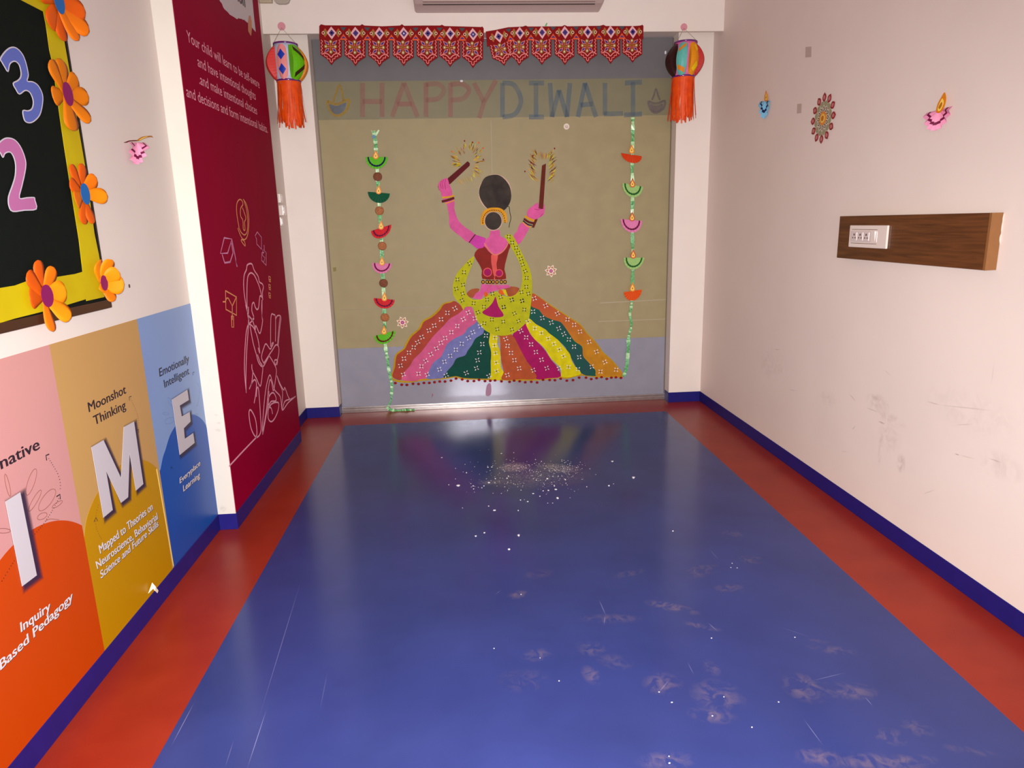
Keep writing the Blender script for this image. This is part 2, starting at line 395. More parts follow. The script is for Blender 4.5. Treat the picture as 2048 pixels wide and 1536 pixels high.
MB().box(-2.12, 4.575, .78, -1.33, 4.59, 2.0, em).build('window_pane', cw)
MB().box(-2.18, 4.565, .72, -1.27, 4.6, .78, metal_m).box(-2.18, 4.565, 2.0, -1.27, 4.6, 2.06, metal_m).box(-2.18, 4.565, .78, -2.12, 4.6, 2.0, metal_m).box(-1.33, 4.565, .78, -1.27, 4.6, 2.0, metal_m).build('window_frame', cw)

# ------------------------------------------------------------------ wall poster of three coloured panels (left wall)
Zt, Zb = 1.128, .0835
pk_m = mat('print_pink', (196, 140, 134), .35, .25, col2=(188, 132, 134), scale=1.2)
tan_m = mat('print_tan', (184, 142, 84), .35, .25, col2=(180, 138, 86), scale=1.5)
sky_m = mat('print_light_blue', (128, 154, 198), .35, .25, col2=(120, 142, 190), scale=1.5)
or_m = mat('print_orange', (182, 62, 2), .4, .25)
ye_m = mat('print_yellow', (176, 126, 0), .4, .25)
bl_m = mat('print_blue', (10, 76, 164), .4, .3, col2=(16, 70, 152), scale=2)
ink_m = mat('ink_dark', (42, 24, 36), .5)
ink2_m = mat('ink_navy', (28, 36, 60), .5)
wht_m = mat('ink_white', (208, 200, 204), .45)
lett_m = mat('letter_white', (188, 179, 187), .45)
sketch_m = mat('sketch_line', (140, 84, 76), .5)
sketch2_m = mat('sketch_line_blue', (110, 130, 175), .5)
mural = thing('wall_graphic', 'large printed wall graphic with pink, tan and blue panels and white letters', 'poster', (XL, -3.1, Zb))
ya, yb = -3.160, -2.577
def panel(y0, y1, m, lab):
    o = MB().box(XL, y0, Zb, XL + .0015, y1, Zt, m).build('panel', mural); o['label'] = lab; return o
p1 = panel(-5.2, ya, pk_m, 'pink panel with orange hill and letter I')
p2 = panel(ya, yb, tan_m, 'tan panel with yellow hill and letter M')
p3 = panel(yb, YP, sky_m, 'light blue panel with blue hill and letter E')
def clampy(P, y0, y1): return [Vector((p.x, min(max(p.y, y0), y1), max(p.z, Zb))) for p in P]
def hill(parent, curve, y0, y1, m, off=.0022):
    P = clampy([at(p, LEFT, off) for p in smooth(curve, 6, False)], y0, y1)
    P = [Vector((P[0].x, y0, Zb))] + ([Vector((P[0].x, y0, P[0].z))] if y0 < P[0].y - .001 else []) + P + [Vector((P[0].x, P[-1].y, Zb))]
    return MB().prism(P, LEFT.n, .0006, m).build('hill', parent)
# orange hill: circle in the wall plane
def arc_hill(parent, yc, r, zc, y0, y1, m):
    P = [Vector((XL + .0022, y0, Zb))]
    for i in range(41):
        y = y0 + (y1 - y0) * i / 40; d = r * r - (y - yc) ** 2
        P.append(Vector((XL + .0022, y, max(zc + math.sqrt(max(d, 0)), Zb + .001))))
    P.append(Vector((XL + .0022, y1, Zb)))
    return MB().prism(P, LEFT.n, .0006, m).build('hill', parent)
arc_hill(p1, -3.42, .40, .235, -3.819, ya, or_m)
c3 = fr(0, 850, 3.413); c2 = fr(0, 450, 3.413)
hill(p2, c3((573, 780), (590, 650), (632, 530), (690, 425), (770, 320), (860, 250), (950, 235), (1020, 255), (1075, 300)), ya, yb, ye_m)
hill(p3, [(321, 940), (326, 915)] + c2((1130, 1536), (1160, 1440), (1200, 1370), (1250, 1315), (1300, 1295), (1350, 1305), (1395, 1348), (1430, 1420)), yb, YP, bl_m)
line('seam', [c3((1070, 300), (1185, 962))], LEFT, .003, .007, mat('peeled_edge', (235, 205, 120), .4), p2)
# printed drop shadows behind the letters
shm = bpy.data.materials.new('printed_drop_shadow'); shm.use_nodes = True; nt = shm.node_tree
bb = nt.nodes['Principled BSDF']; bb.inputs['Base Color'].default_value = rgb((48, 34, 62)); bb.inputs['Roughness'].default_value = .5
atn = nt.nodes.new('ShaderNodeAttribute'); atn.attribute_name = 'fade'; tr = nt.nodes.new('ShaderNodeBsdfTransparent'); ms = nt.nodes.new('ShaderNodeMixShader')
nt.links.new(atn.outputs['Fac'], ms.inputs[0]); nt.links.new(tr.outputs[0], ms.inputs[1]); nt.links.new(bb.outputs[0], ms.inputs[2])
nt.links.new(ms.outputs[0], nt.nodes['Material Output'].inputs[0])
def letter(parent, pts, word):
    P = [at(p, LEFT, .0042) for p in pts]
    o = MB().prism(P, LEFT.n, .0008, lett_m).build('letter', parent); o['label'] = 'big white letter ' + word
    Q = [p + Vector((-.001, .013, -.010)) for p in P]; n = LEFT.n
    area = Vector()
    for i in range(len(Q)): area += Q[i].cross(Q[(i + 1) % len(Q)])
    if area.dot(n) < 0: Q.reverse()
    vs, fs, fd = list(Q), [tuple(range(len(Q)))], [.85] * len(Q); k = len(Q); out = []
    for i in range(k):
        e1 = (Q[i] - Q[i - 1]).normalized(); e2 = (Q[(i + 1) % k] - Q[i]).normalized()
        d = (e1.cross(n) + e2.cross(n)); d = d.normalized() / max(.55, math.sqrt(max(0.1, (1 + e1.dot(e2)) / 2)))
        out.append(Q[i] + d * .016 + n * .0001)
    vs += out; fd += [0.0] * k
    for i in range(k): j = (i + 1) % k; fs.append((i, k + i, k + j, j))
    me = bpy.data.meshes.new('drop_shadow'); r = Vector(mural.location); me.from_pydata([tuple(v - r) for v in vs], [], fs)
    a = me.attributes.new('fade', 'FLOAT', 'POINT')
    for i, f in enumerate(fd): a.data[i].value = f
    me.materials.append(shm)
    bm = bmesh.new(); bm.from_mesh(me); bmesh.ops.triangulate(bm, faces=[f for f in bm.faces if len(f.verts) > 4], ngon_method='EAR_CLIP'); bm.to_mesh(me); bm.free()
    s = bpy.data.objects.new('drop_shadow', me); C.objects.link(s); s.parent = parent
i4 = fr(0, 850, 6.142)
letter(p1, i4((68, 940), (250, 825)) + [(73.8, 1150.6), (44.5, 1172.7)], 'I')
mm = fr(150, 760, 5.12)
letter(p2, mm((168, 688), (292, 615), (473, 1005), (500, 482), (605, 425), (700, 1065), (625, 1133), (560, 745), (545, 1200), (472, 1258), (318, 925), (387, 1330), (292, 1410)), 'M')
e6 = fr(290, 690, 4.955)
letter(p3, e6((268, 540), (420, 442), (435, 545), (345, 600), (365, 708), (443, 662), (452, 758), (385, 825), (395, 930), (478, 872), (492, 970), (345, 1090)), 'E')
text('lettering', 'Moonshot', (178, 824.5), (253, 786), LEFT, ink_m, p2, TL=(175, 806), bold=.005)
text('lettering', 'Thinking', (189, 850.8), (252.5, 816.6), LEFT, ink_m, p2, TL=(185.5, 833), bold=.005)
text('lettering', 'Emotionally', (319.3, 753.6), (378.8, 723.3), LEFT, ink2_m, p3, TL=(317.9, 737.4), bold=.005)
text('lettering', 'Intelligent', (329.4, 775.8), (379.2, 747.5), LEFT, ink2_m, p3, TL=(327, 760.6), bold=.005)
text('lettering', 'Imaginative', (0, 0), (80.6, 897), LEFT, ink_m, p1, cap=.033, bold=.005, wid=.335)
def white_text(parent, body, BL, BR, TL, b=.006):
    o = text('lettering', body, (BL[0] + .8, BL[1] + .6), (BR[0] + .8, BR[1] + .6), LEFT, ink_m, parent, TL=(TL[0] + .8, TL[1] + .6), off=.0031, bold=b)
    o.name = 'lettering_outline'
    text('lettering', body, BL, BR, LEFT, wht_m, parent, TL=TL, off=.0036, bold=b)
white_text(p3, 'Everyplace', (359.6, 967.5), (400.6, 930), (359.2, 956.4))
white_text(p3, 'Learning', (366.7, 983.6), (400, 954.4), (366, 971.5))
white_text(p2, 'Mapped to Theories on', (200.7, 1107.8), (306.2, 1018.5), (197, 1091.7))
white_text(p2, 'Neuroscience, Behaviorial', (194.8, 1138.6), (316.4, 1037.5), (191, 1124))
white_text(p2, 'Science and Future Skills', (202, 1157.7), (317.3, 1052), (200, 1143))
white_text(p1, 'Inquiry', (42, 1264.8), (101.6, 1219), (40, 1246))
white_text(p1, 'Based Pedagogy', (1, 1341), (146.5, 1198), (-2, 1322))
def dashes(parent, pts, m, step=.0075, wd=.0032, arrow=None):
    P = [at(p, LEFT, .003) for p in smooth(pts, 6, False)]; mb = MB(); acc = 0; on = True; d = []
    for a, b in zip(P[:-1], P[1:]):
        L = (b - a).length; k = max(1, int(L / (step / 4)))
        for i in range(k):
            q = a + (b - a) * (i / k); acc += L / k
            if on: d.append(q)
            if acc > step * (.45 if on else .55):
                if on and len(d) > 1: mb.ribbon(d, LEFT.n, wd, .0003, m)
                d = []; on = not on; acc = 0
    if arrow:
        for l in arrow: mb.ribbon([at(p, LEFT, .003) for p in l], LEFT.n, wd * 1.2, .0003, m)
    mb.build('dotted_arrow', parent)['kind'] = 'stuff'
dashes(p1, i4((600, 410), (660, 510), (715, 610), (742, 720), (738, 820)), ink_m, arrow=[i4((575, 435), (565, 375), (605, 358))])
dashes(p1, i4((725, 900), (620, 1090), (500, 1260), (330, 1450), (170, 1680), (0, 1960)), ink_m, arrow=[i4((695, 880), (738, 852), (742, 912))])
dashes(p2, mm((570, 190), (620, 300), (650, 400), (655, 500)), ink_m, wd=.0022, arrow=[mm((560, 210), (555, 175), (578, 167)), mm((635, 515), (655, 505), (652, 540))])
dashes(p2, i4((1222, 950), (1190, 1060), (1175, 1150), (1185, 1270), (1250, 1405)), ink_m, wd=.0022, arrow=[i4((1155, 1190), (1180, 1135), (1200, 1180))])
dashes(p3, e6((525, 380), (545, 450), (535, 540), (515, 610)), ink2_m, wd=.0025, arrow=[e6((478, 300), (475, 275), (490, 268)), e6((255, 1230), (262, 1205), (275, 1225))])
ell = lambda cx, cy, a, b, ang, n=16: [(cx + a * math.cos(t) * math.cos(ang) - b * math.sin(t) * math.sin(ang), cy + a * math.cos(t) * math.sin(ang) + b * math.sin(t) * math.cos(ang)) for t in [2 * math.pi * i / n for i in range(n + 1)]]
line('sketch_doodle', [i4(*ell(385, 700, 170, 42, -1.25)), i4(*ell(580, 920, 160, 60, -.95)), i4(*ell(95, 740, 140, 22, 1.35)), i4(*ell(430, 930, 150, 30, -1.05)),
                       i4(*ell(520, 1120, 65, 35, -.5)), i4(*ell(705, 975, 75, 22, -.6)), i4(*ell(40, 1300, 90, 28, 0)), i4((560, 1180), (620, 1155), (730, 1165))], LEFT, .0028, .0016, sketch_m, p1)
line('sketch_doodle', [e6(*ell(208, 680, 32, 12, .1)), e6(*ell(245, 750, 50, 28, -.4)), e6(*ell(250, 560, 45, 14, 1.1)), e6((465, 680), (490, 690), (530, 680))], LEFT, .0028, .0016, sketch2_m, p3)
# torn corner of the poster curling over the skirting
f7 = fr(0, 1050, 5.12)
curl = MB(); cm = mat('torn_paper', (240, 228, 205), .6)
a, b, c_ = at(f7((1520, 700))[0], LEFT, .004), at(f7((1560, 590))[0], LEFT, .012), at(f7((1570, 650))[0], LEFT, .012)
curl.prism([a, b, c_], LEFT.n, .0006, cm)
curl.grid([[at(p, LEFT, o) for p in f7((1560, 592), (1572, 660))] if k == 0 else [at(p, LEFT, o) for p in f7(*q)] for k, (q, o) in enumerate([(((0, 0), (0, 0)), .012), (((1595, 632), (1588, 675)), .022), (((1622, 672), (1612, 698)), .02)])], cm)
curl.build('torn_corner', p2, solid=.0006)['label'] = 'torn cream corner curling outwards'

# ------------------------------------------------------------------ pinboard with yellow border, numbers, paper flowers
def yz(y0, z0, y1, z1, off): return [Vector((XL + off, y, z)) for y, z in ((y0, z0), (y1, z0), (y1, z1), (y0, z1))]
board = thing('pinboard', 'black display board with yellow paper border and brown frame high on the left wall', 'board', (XL, -3.6, 1.2))
blk_m = mat('black_chart', (16, 20, 17), .9, .1, var=.3, scale=30)
yel_m = mat('yellow_paper', (196, 174, 0), .6, .3, col2=(184, 158, 0), scale=6, bump=.25, bscale=5)
frm_m = mat('board_frame', (62, 34, 20), .35)
MB().box(XL, -4.6, 1.20, XL + .016, -2.808, 2.30, blk_m).build('backing', board)
MB().box(XL, -4.62, 1.197, XL + .022, -2.790, 1.226, frm_m).build('frame_rail', board, bevel=.003)
MB().box(XL, -2.808, 1.226, XL + .0165, -2.799, 2.30, mat('frame_edge', (30, 22, 18), .4)).build('frame_stile', board)
def wavy(P): return P
MB().prism([at(p, LEFT, .018) for p in [(92, 50), (99, 100), (105, 125), (120, 235), (128, 290), (150, 430), (158, 480), (166, 548), (173, 602), (209, 594), (206, 560), (198, 510), (189, 467), (180, 400), (170, 330), (157, 255), (141.6, 154.6), (124.5, 58.6), (114, -5), (80, -12)]], LEFT.n, .001, yel_m).build('paper_border', board)
MB().prism([at(p, LEFT, .0188) for p in [(-120, 608), (0, 576), (30, 571), (60, 560), (100, 556), (150, 548), (167, 543), (172, 560), (173, 600), (206, 594), (180, 602), (130, 614), (90, 628), (30, 640), (0, 647), (-120, 680)][:8] + [(173, 598), (130, 611), (90, 622), (30, 637), (0, 646), (-120, 678)]], LEFT.n, .001, yel_m).build('paper_border', board)
MB().prism([Vector((XL + .0185, y, z)) for y, z in ((-4.5, 2.112), (-2.876, 2.112), (-2.80, 2.14), (-2.80, 2.29), (-4.5, 2.29))], LEFT.n, .001, yel_m).build('paper_border', board)
n1 = fr(0, 0, 6.142); n2 = fr(0, 260, 6.142)
def number(name, pts, m, lab):
    t = thing(name, lab, 'number', at(pts[0], LEFT, .018))
    P = [at(p, LEFT, .0215) for p in smooth(pts, 3)]
    MB().prism(P, LEFT.n, .001, m).build('paper_face', t)
    MB().ribbon([at(p, LEFT, .0219) for p in smooth(pts, 3)], LEFT.n, .0032, .0012, mat('cut_edge_white', (190, 180, 194), .6), closed=True).build('cut_edge', t)
number('number_three', n1((8, 720), (60, 640), (120, 590), (180, 582), (240, 620), (290, 690), (325, 790), (350, 920), (335, 995), (400, 1005), (460, 1040), (505, 1110), (528, 1190), (520, 1300), (490, 1410), (430, 1480), (370, 1508), (320, 1495), (295, 1450), (285, 1360), (340, 1362), (385, 1345), (408, 1300), (410, 1230), (380, 1150), (340, 1115), (300, 1115), (240, 1155), (200, 1100), (165, 1025), (220, 990), (255, 950), (262, 890), (240, 800), (200, 758), (160, 755), (120, 790), (100, 878), (60, 820), (25, 760)),
       mat('blue_card', (88, 100, 176), .6, .3, var=.1, scale=8), 'blue paper number 3 pinned on the black board')
number('number_two', n2((-80, 300), (-40, 210), (0, 150), (50, 110), (100, 98), (170, 115), (230, 170), (280, 260), (315, 370), (318, 450), (300, 560), (270, 690), (240, 835), (330, 832), (420, 830), (430, 860), (447, 970), (300, 985), (160, 1000), (115, 940), (105, 850), (120, 780), (160, 670), (190, 560), (195, 430), (175, 340), (140, 280), (100, 270), (60, 290), (38, 335), (0, 270), (-30, 310)),
       mat('pink_card', (178, 102, 154), .6, .3, var=.1, scale=8), 'pink paper number 2 pinned on the black board')
oc = [mat('orange_paper_%s' % k, c, .55, .3) for k, c in (('deep', (208, 82, 0)), ('light', (222, 108, 0)), ('mid', (204, 108, 0)), ('amber', (232, 128, 0)))]
def flower(cx, r, petals, centre, lab, cols, tiltf=.5, cr=.021, csy=1.35):
    """paper flower on the left wall; petals = (angle from +Y towards +Z, length, half width, lift)"""
    c = Vector(at(cx, LEFT, .026)); t = thing('paper_flower', lab, 'flower', Vector(c), 'orange paper flowers round the black board')
    for k, (ang, L, hw, lift) in enumerate(petals):
        ang = math.radians(ang); d = Vector((0, math.cos(ang), math.sin(ang))); q = LEFT.n.cross(d)
        rows = []
        for s in (0, .2, .4, .6, .72, .82, .90, .96, 1.0):
            ww = hw * (.32 + .95 * s) * math.sqrt(max(.004, 1 - max(0, (s - .62) / .38) ** 2.2))
            base = c + d * (L * r * s) + LEFT.n * (.5 * lift * r * s * s + .0012 * (k % 3))
            rows.append([base + q * (ww * r * j) + LEFT.n * (.05 * r * ww * (1 - abs(j)) * 2) for j in (-1, -.5, 0, .5, 1)])
        MB().grid(rows, cols[k % len(cols)]).build('petal', t, smooth_=True, solid=.0008)
    MB().disc(c + LEFT.n * .010, LEFT.n, (0, 0, 1), cr * 1.3, cr * 1.3 * csy * .92, .0012, centre, 20).build('flower_centre', t)
    return t
purp = mat('purple_paper', (125, 0, 82), .6); cblue = mat('blue_paper_centre', (0, 95, 168), .6, var=.1, scale=30)
flower((112, 2), .115, [(-90, 1, .30, .05), (-125, .95, .28, .0), (-60, 1, .30, .35), (-28, 1.1, .32, .6), (0, 1, .3, .5), (180, .9, .26, .0), (150, .8, .3, 0), (100, .95, .28, 0), (50, 1, .3, .2)], cblue,
       'orange paper flower with a blue centre at the top edge of the photo', [oc[0], oc[0], oc[1], oc[1]], cr=.023)
flower((130, 188), .105, [(85, 1.0, .34, 0), (125, 1.0, .30, .0), (40, .95, .28, .1), (5, 1.05, .28, .35), (-38, 1.05, .27, .45), (-88, 1.05, .42, .05), (195, .75, .28, .0)], purp,
       'orange paper flower with a purple centre beside the blue number 3', [oc[2], oc[2], oc[2]], cr=.022)
flower((165, 388), .10, [(75, 1, .26, .05), (118, 1, .24, 0), (155, .8, .24, .0), (38, .9, .28, .35), (-2, 1.1, .27, .5), (200, .75, .30, .15), (-75, .98, .26, .15), (-105, 1, .28, .0)], cblue,
       'orange paper flower with a blue centre beside the pink number 2', [oc[0], oc[0], oc[0], oc[1], oc[3], oc[1], oc[0], oc[0]], cr=.021)
flower((88, 592), .105, [(95, 1.0, .26, .1), (55, .92, .26, .2), (135, .95, .26, .05), (180, .75, .30, .1), (5, .8, .34, .35), (-45, 1.0, .30, .45), (-95, 1.0, .24, .25)], purp,
       'orange paper flower with a purple centre on the bottom rail of the board', [oc[0], oc[1], oc[0], oc[0], oc[3], oc[3], oc[1]], cr=.023, csy=1.2)
flower((203, 566), .085, [(110, .95, .40, .35), (70, .95, .42, .75), (30, .7, .40, .9), (-10, .8, .42, 1.0), (-65, .8, .34, .5), (-110, .4, .3, .1)], purp,
       'folded orange paper flower at the lower right corner of the board', [oc[3], oc[3], oc[3], oc[3], oc[1]], cr=.018, csy=1.2)
tag(MB().disc(at((259.5, 572), LEFT, .003), LEFT.n, (0, 0, 1), .004, .007, .003, mat('dark_plug', (70, 50, 50), .5), 10).build('wall_plug', None, loc=at((259.5, 572), LEFT)),
    'tiny dark wall plug right of the folded paper flower', 'plug')

# ------------------------------------------------------------------ pleated paper lamps (diyas)
def fan(name, L, R, B, pl, off, m, parent, pleats=18, trim=None, trim_r=(.68, .82), depth=.006, zig=0.0):
    l, r, bt = (at(p, pl, off) for p in (L, R, B)); a = (l + r) / 2
    u = (r - l) / 2; v = bt - a; n = pl.n
    def pt(rad, th, up): return a + u * (rad * math.cos(th)) + v * (rad * math.sin(th)) + n * up
    rows = []
    for rad in (.06, .5, 1.0):
        rows.append([pt(rad * (1 + zig * (1 if i % 2 else -1) * (rad > .9)), math.pi * (1 - i / pleats), (depth if i % 2 else 0) * rad) for i in range(pleats + 1)])
    o = MB().grid(rows, m).build(name, parent, solid=.0006)
    if trim is not None:
        r0, r1 = trim_r
        rows = [[pt(rad + (zig * .8) * (1 if i % 2 else -1), math.pi * (1 - i / pleats), (depth if i % 2 else 0) * rad + .0015) for i in range(pleats + 1)] for rad in (r0, r1)]
        MB().grid(rows, trim).build('trim_arc', o, solid=.0005)
    return o
fl_o = mat('flame_orange', (222, 128, 0), .5); fl_y = mat('flame_yellow', (250, 212, 96), .5); fl_d = mat('flame_gold', (180, 110, 10), .5); fl_r = mat('flame_red', (200, 80, 0), .5)
def flame(c, hw, hh, pl, off, parent, outer=None, lean=0.0):
    sh = lambda s, dy=0: [(c[0] + hw * s * x + lean * (-y) * s, c[1] + dy + hh * s * y) for x, y in
                        ((0, -1.25), (.35, -.75), (.8, -.15), (1, .35), (.75, .8), (0, 1), (-.75, .8), (-1, .35), (-.8, -.15), (-.35, -.75))]
    o = cut('flame', sh(1), pl, off, outer or fl_o, parent, .0012, 3)
    cut('inner_flame', sh(.62, hh * .12), pl, off + .0008, fl_y, o, .0007, 3)
    cut('wick', sh(.26, hh * .18), pl, off + .0014, fl_d, o, .0005, 2)
    return o
rib_m = mat('green_satin', (60, 140, 78), .28, .7, col2=(120, 205, 130), scale=55, bump=.6, bscale=70)
rib_l = mat('pale_satin', (206, 240, 196), .3, .7, col2=(160, 215, 150), scale=60)
glit = mat('brown_glitter', (140, 62, 30), .3, .8, col2=(230, 150, 90), scale=260, bump=.8, bscale=300)
glit2 = mat('dark_brown_glitter', (105, 42, 24), .3, .8, col2=(165, 95, 60), scale=260, bump=.8, bscale=300)
def satin(pts, pl, parent, wd=.034, off=.004, twist=True, pale=2):
    P = smooth(pts, 5, False); mb = MB(); n = pl.n; prev = None
    V = [at(p, pl, off) for p in P]; rows = []
    for i, v in enumerate(V):
        d = (V[min(i + 1, len(V) - 1)] - V[max(i - 1, 0)]).normalized(); q = n.cross(d)
        f = (.86 + .14 * math.cos(i * 1.3)) if twist else 1.0; ph = math.sin(i * .9) * .9 if twist else 0
        h = wd / 2 * f
        rows.append([v + q * (-h) + n * (.002 + .004 * (ph > 0)), v + n * (.004 + .002 * math.sin(i * 2.1)), v + q * h + n * (.002 + .004 * (ph <= 0))])
    for i in range(len(rows) - 1):
        mb.grid([rows[i], rows[i + 1]], rib_l if (i * 7 + int(i * i * 1.7)) % 5 < pale else rib_m)
    return mb.build('ribbon', parent, solid=.0006)
pal = {k: mat('craft_' + k, c, .6, .3, var=.12, scale=40) for k, c in dict(
    lime=(98, 190, 40), forest=(4, 86, 56), coral=(214, 40, 50), pink=(226, 130, 180), pale_green=(160, 200, 120), red_orange=(214, 62, 10), orange=(228, 82, 14),
    navy=(8, 24, 70), wine=(110, 10, 60), maroon=(96, 8, 20), dark_green=(20, 90, 30), rose=(236, 150, 185), sky=(130, 190, 225)).items()}
g = thing('diya_garland', 'green ribbon garland with six paper lamps and brown balls hanging left of the painted dancer', 'garland', at((753, 262), GLASS))
satin([(747, 262), (749, 272), (751, 285), (752, 300), (754, 330), (756, 370), (758, 400), (760, 440), (763, 480), (764, 520), (766, 560), (768, 600), (769, 640), (770, 670), (771, 690), (772, 704)], GLASS, g, wd=.03)
satin([(772, 700), (774.7, 716), (777.7, 740), (780.7, 754), (783.8, 772), (782.7, 790)], GLASS, g, wd=.026, pale=1)
satin([(783, 788), (782.5, 798), (780, 806), (775, 812.5), (774, 818)], GLASS, g, wd=.014, pale=0)
trk = Pl(1, GY - .022, -1)
satin([(774, 813), (778, 818), (787, 820.5), (797, 822.4), (805, 821), (813, 819.8), (820, 821), (829, 820.5)], trk, g, wd=.026, off=.004, pale=1)
cut('bow_tip', [(742, 260), (749, 267), (751, 276), (746, 272)], GLASS, .006, rib_l, g, .0008)
cut('bow_tip', [(750, 268), (757, 259), (759, 261), (753, 272)], GLASS, .006, rib_l, g, .0008)
MB().disc(at((747.5, 273.5), GLASS, .012), GLASS.n, (0, 0, 1), .014, .014, .006, mat('blue_gem', (90, 140, 165), .2, .8), 12).build('gem', g)
def bead(c, r, m, parent):
    p = at(c, GLASS, .006); rows = []
    for i in range(5):
        th = math.pi / 2 * (i / 4) * .98; rows.append([p + Vector((math.cos(t) * math.cos(th) * r, -math.sin(th) * r * .6, math.sin(t) * math.cos(th) * r)) for t in [2 * math.pi * j / 16 for j in range(16)]])
    MB().grid(rows, m, closed=True).build('glitter_ball', parent, smooth_=True)
for c, m in (((755.3, 353.5), glit2), ((759, 421.5), glit), ((764.5, 492), glit), ((767, 566.3), glit2), ((769.8, 635), glit)): bead(c, .034, m, g)
for L, R, B, m, tm, F in [((731, 314), (775.6, 314), (753, 338), 'lime', 'navy', (751.4, 310)), ((735.7, 383.5), (779.7, 387), (757.6, 406), 'forest', None, (757.2, 380)),
                          ((742, 462), (782.6, 449), (763.8, 476), 'coral', 'wine', (762, 451)), ((744.5, 526), (784, 527), (762.5, 547), 'pink', 'wine', (763.8, 523)),
                          ((747.4, 596), (789.4, 599.6), (768, 617), 'coral', 'wine', (768.8, 594)), ((748.4, 672), (790.8, 661), (770.6, 687.4), 'lime', 'maroon', (768, 661))]:
    fan('paper_fan', L, R, B, GLASS, .013, pal[m], g, 20, pal[tm] if tm else None)
    flame(F, 5.5, 8.5, GLASS, .024, g)
g = thing('diya_garland', 'green ribbon garland with five paper lamps hanging right of the painted dancer', 'garland', at((1265, 236), GLASS))
satin([(1265, 235), (1265.5, 260), (1265, 290), (1264, 330), (1265, 370), (1264.5, 410), (1264, 450), (1265, 490), (1265.5, 530), (1264.5, 570), (1264.5, 600)], GLASS, g, wd=.028)
satin([(1263.5, 600), (1262, 615), (1259.4, 628), (1262.5, 648), (1260, 662), (1256.4, 674)], GLASS, g, wd=.022, pale=1)
satin([(1257, 672), (1256.4, 683), (1255.3, 712), (1252, 738), (1247, 752)], GLASS, g, wd=.032, pale=1)
for L, R, B, m, tm, F, fo in [((1242, 306), (1283.3, 312.4), (1263.8, 326), 'red_orange', None, (1263.4, 299), fl_o), ((1244.8, 365.7), (1285.9, 373.5), (1263.8, 394.5), 'pale_green', 'dark_green', (1265, 366.5), fl_r),
                              ((1241, 438), (1284, 441.7), (1263, 465), 'pink', 'wine', (1264.3, 434), fl_r), ((1247.6, 515.3), (1288.5, 515.3), (1265.6, 539), 'pale_green', 'dark_green', (1266.5, 508.8), fl_r),
                              ((1247.6, 584.3), (1283.3, 579), (1265.6, 601), 'orange', None, (1265, 575), fl_o)]:
    fan('paper_fan', L, R, B, GLASS, .013, pal[m], g, 20, pal[tm] if tm else None)
    flame(F, 5.5, 8.5, GLASS, .024, g, fo)
# wall lamps made of folded paper
t = thing('paper_diya', 'small blue paper lamp with orange flame, farthest one on the right wall', 'decoration', at((1530, 210), RIGHT), 'paper lamps on the side walls')
fan('paper_fan', (1520, 203), (1541, 201), (1529, 237), RIGHT, .004, pal['sky'], t, 14, pal['navy'], (.52, .68), .012, .015)
flame((1532, 193), 3.6, 10, RIGHT, .012, t, lean=.05)
t = thing('paper_diya', 'pink paper lamp with leaning orange flame on the right wall above the wooden board', 'decoration', at((1880, 222), RIGHT), 'paper lamps on the side walls')
fan('paper_fan', (1853, 226), (1906, 212), (1873, 261), RIGHT, .004, pal['rose'], t, 16, pal['wine'], (.6, .74), .014, .015)
cut('flame', [(1889, 184.5), (1892, 196), (1889, 212), (1881, 224), (1874, 226), (1872, 221), (1875, 208), (1882, 195)], RIGHT, .024, fl_o, t, .001, 3)
cut('inner_flame', [(1884, 197), (1887, 206), (1881, 220), (1876, 222), (1876, 214)], RIGHT, .0255, fl_y, t, .0006, 3)
cut('wick', [(1883, 204), (1884, 210), (1879, 218), (1877, 214)], RIGHT, .0265, fl_d, t, .0006, 3)
t = thing('paper_diya', 'pink paper lamp with curled flame peeling off the left wall', 'decoration', at((272, 295), LEFT), 'paper lamps on the side walls')
ff = fr(240, 250, 17.06)
fan('paper_fan', ff((290, 590))[0], ff((860, 600))[0], ff((480, 1340))[0], LEFT, .012, pal['rose'], t, 14, pal['wine'], (.62, .76), .02, .025)
cut('flame', ff((580, 525), (700, 430), (830, 385), (960, 372), (1080, 365), (1125, 430), (1080, 410), (960, 420), (800, 470), (660, 540)), LEFT, .035, fl_d, t, .001, 2)
cut('inner_flame', ff((640, 520), (780, 430), (900, 395), (940, 405), (820, 445), (700, 510)), LEFT, .0365, fl_y, t, .0006, 2)
cut('curled_tip', ff((130, 600), (240, 560), (330, 525), (600, 515), (600, 545), (330, 560), (230, 600)), LEFT, .034, pal['maroon'], t, .001, 2)
# rangoli sticker on the right wall
rc = at((1646.2, 236.7), RIGHT, .003); t = thing('rangoli_sticker', 'round rangoli sticker with dark red petals between the two right wall lamps', 'sticker', Vector(rc))
U, V = Vector((0, -1, 0)), Vector((0, 0, 1)); RN = RIGHT.n; RR_ = .112
def rp(r, a, off=0): return rc + U * (r * math.cos(a)) + V * (r * math.sin(a)) + RN * off
k_red, k_rose, k_grey, k_cream, k_or = mat('rangoli_red', (140, 24, 36), .4), mat('rangoli_rose', (190, 110, 110), .4), mat('rangoli_grey', (150, 145, 115), .5), mat('rangoli_cream', (205, 190, 170), .5), mat('rangoli_orange', (214, 130, 40), .4)
k_dark = mat('rangoli_dark', (90, 62, 60), .5)
body = MB().prism([rp(RR_ * (.80 + .04 * math.cos(12 * a)), a) for a in [2 * math.pi * i / 72 for i in range(72)]], RN, .001, k_cream).build('base_disc', t)
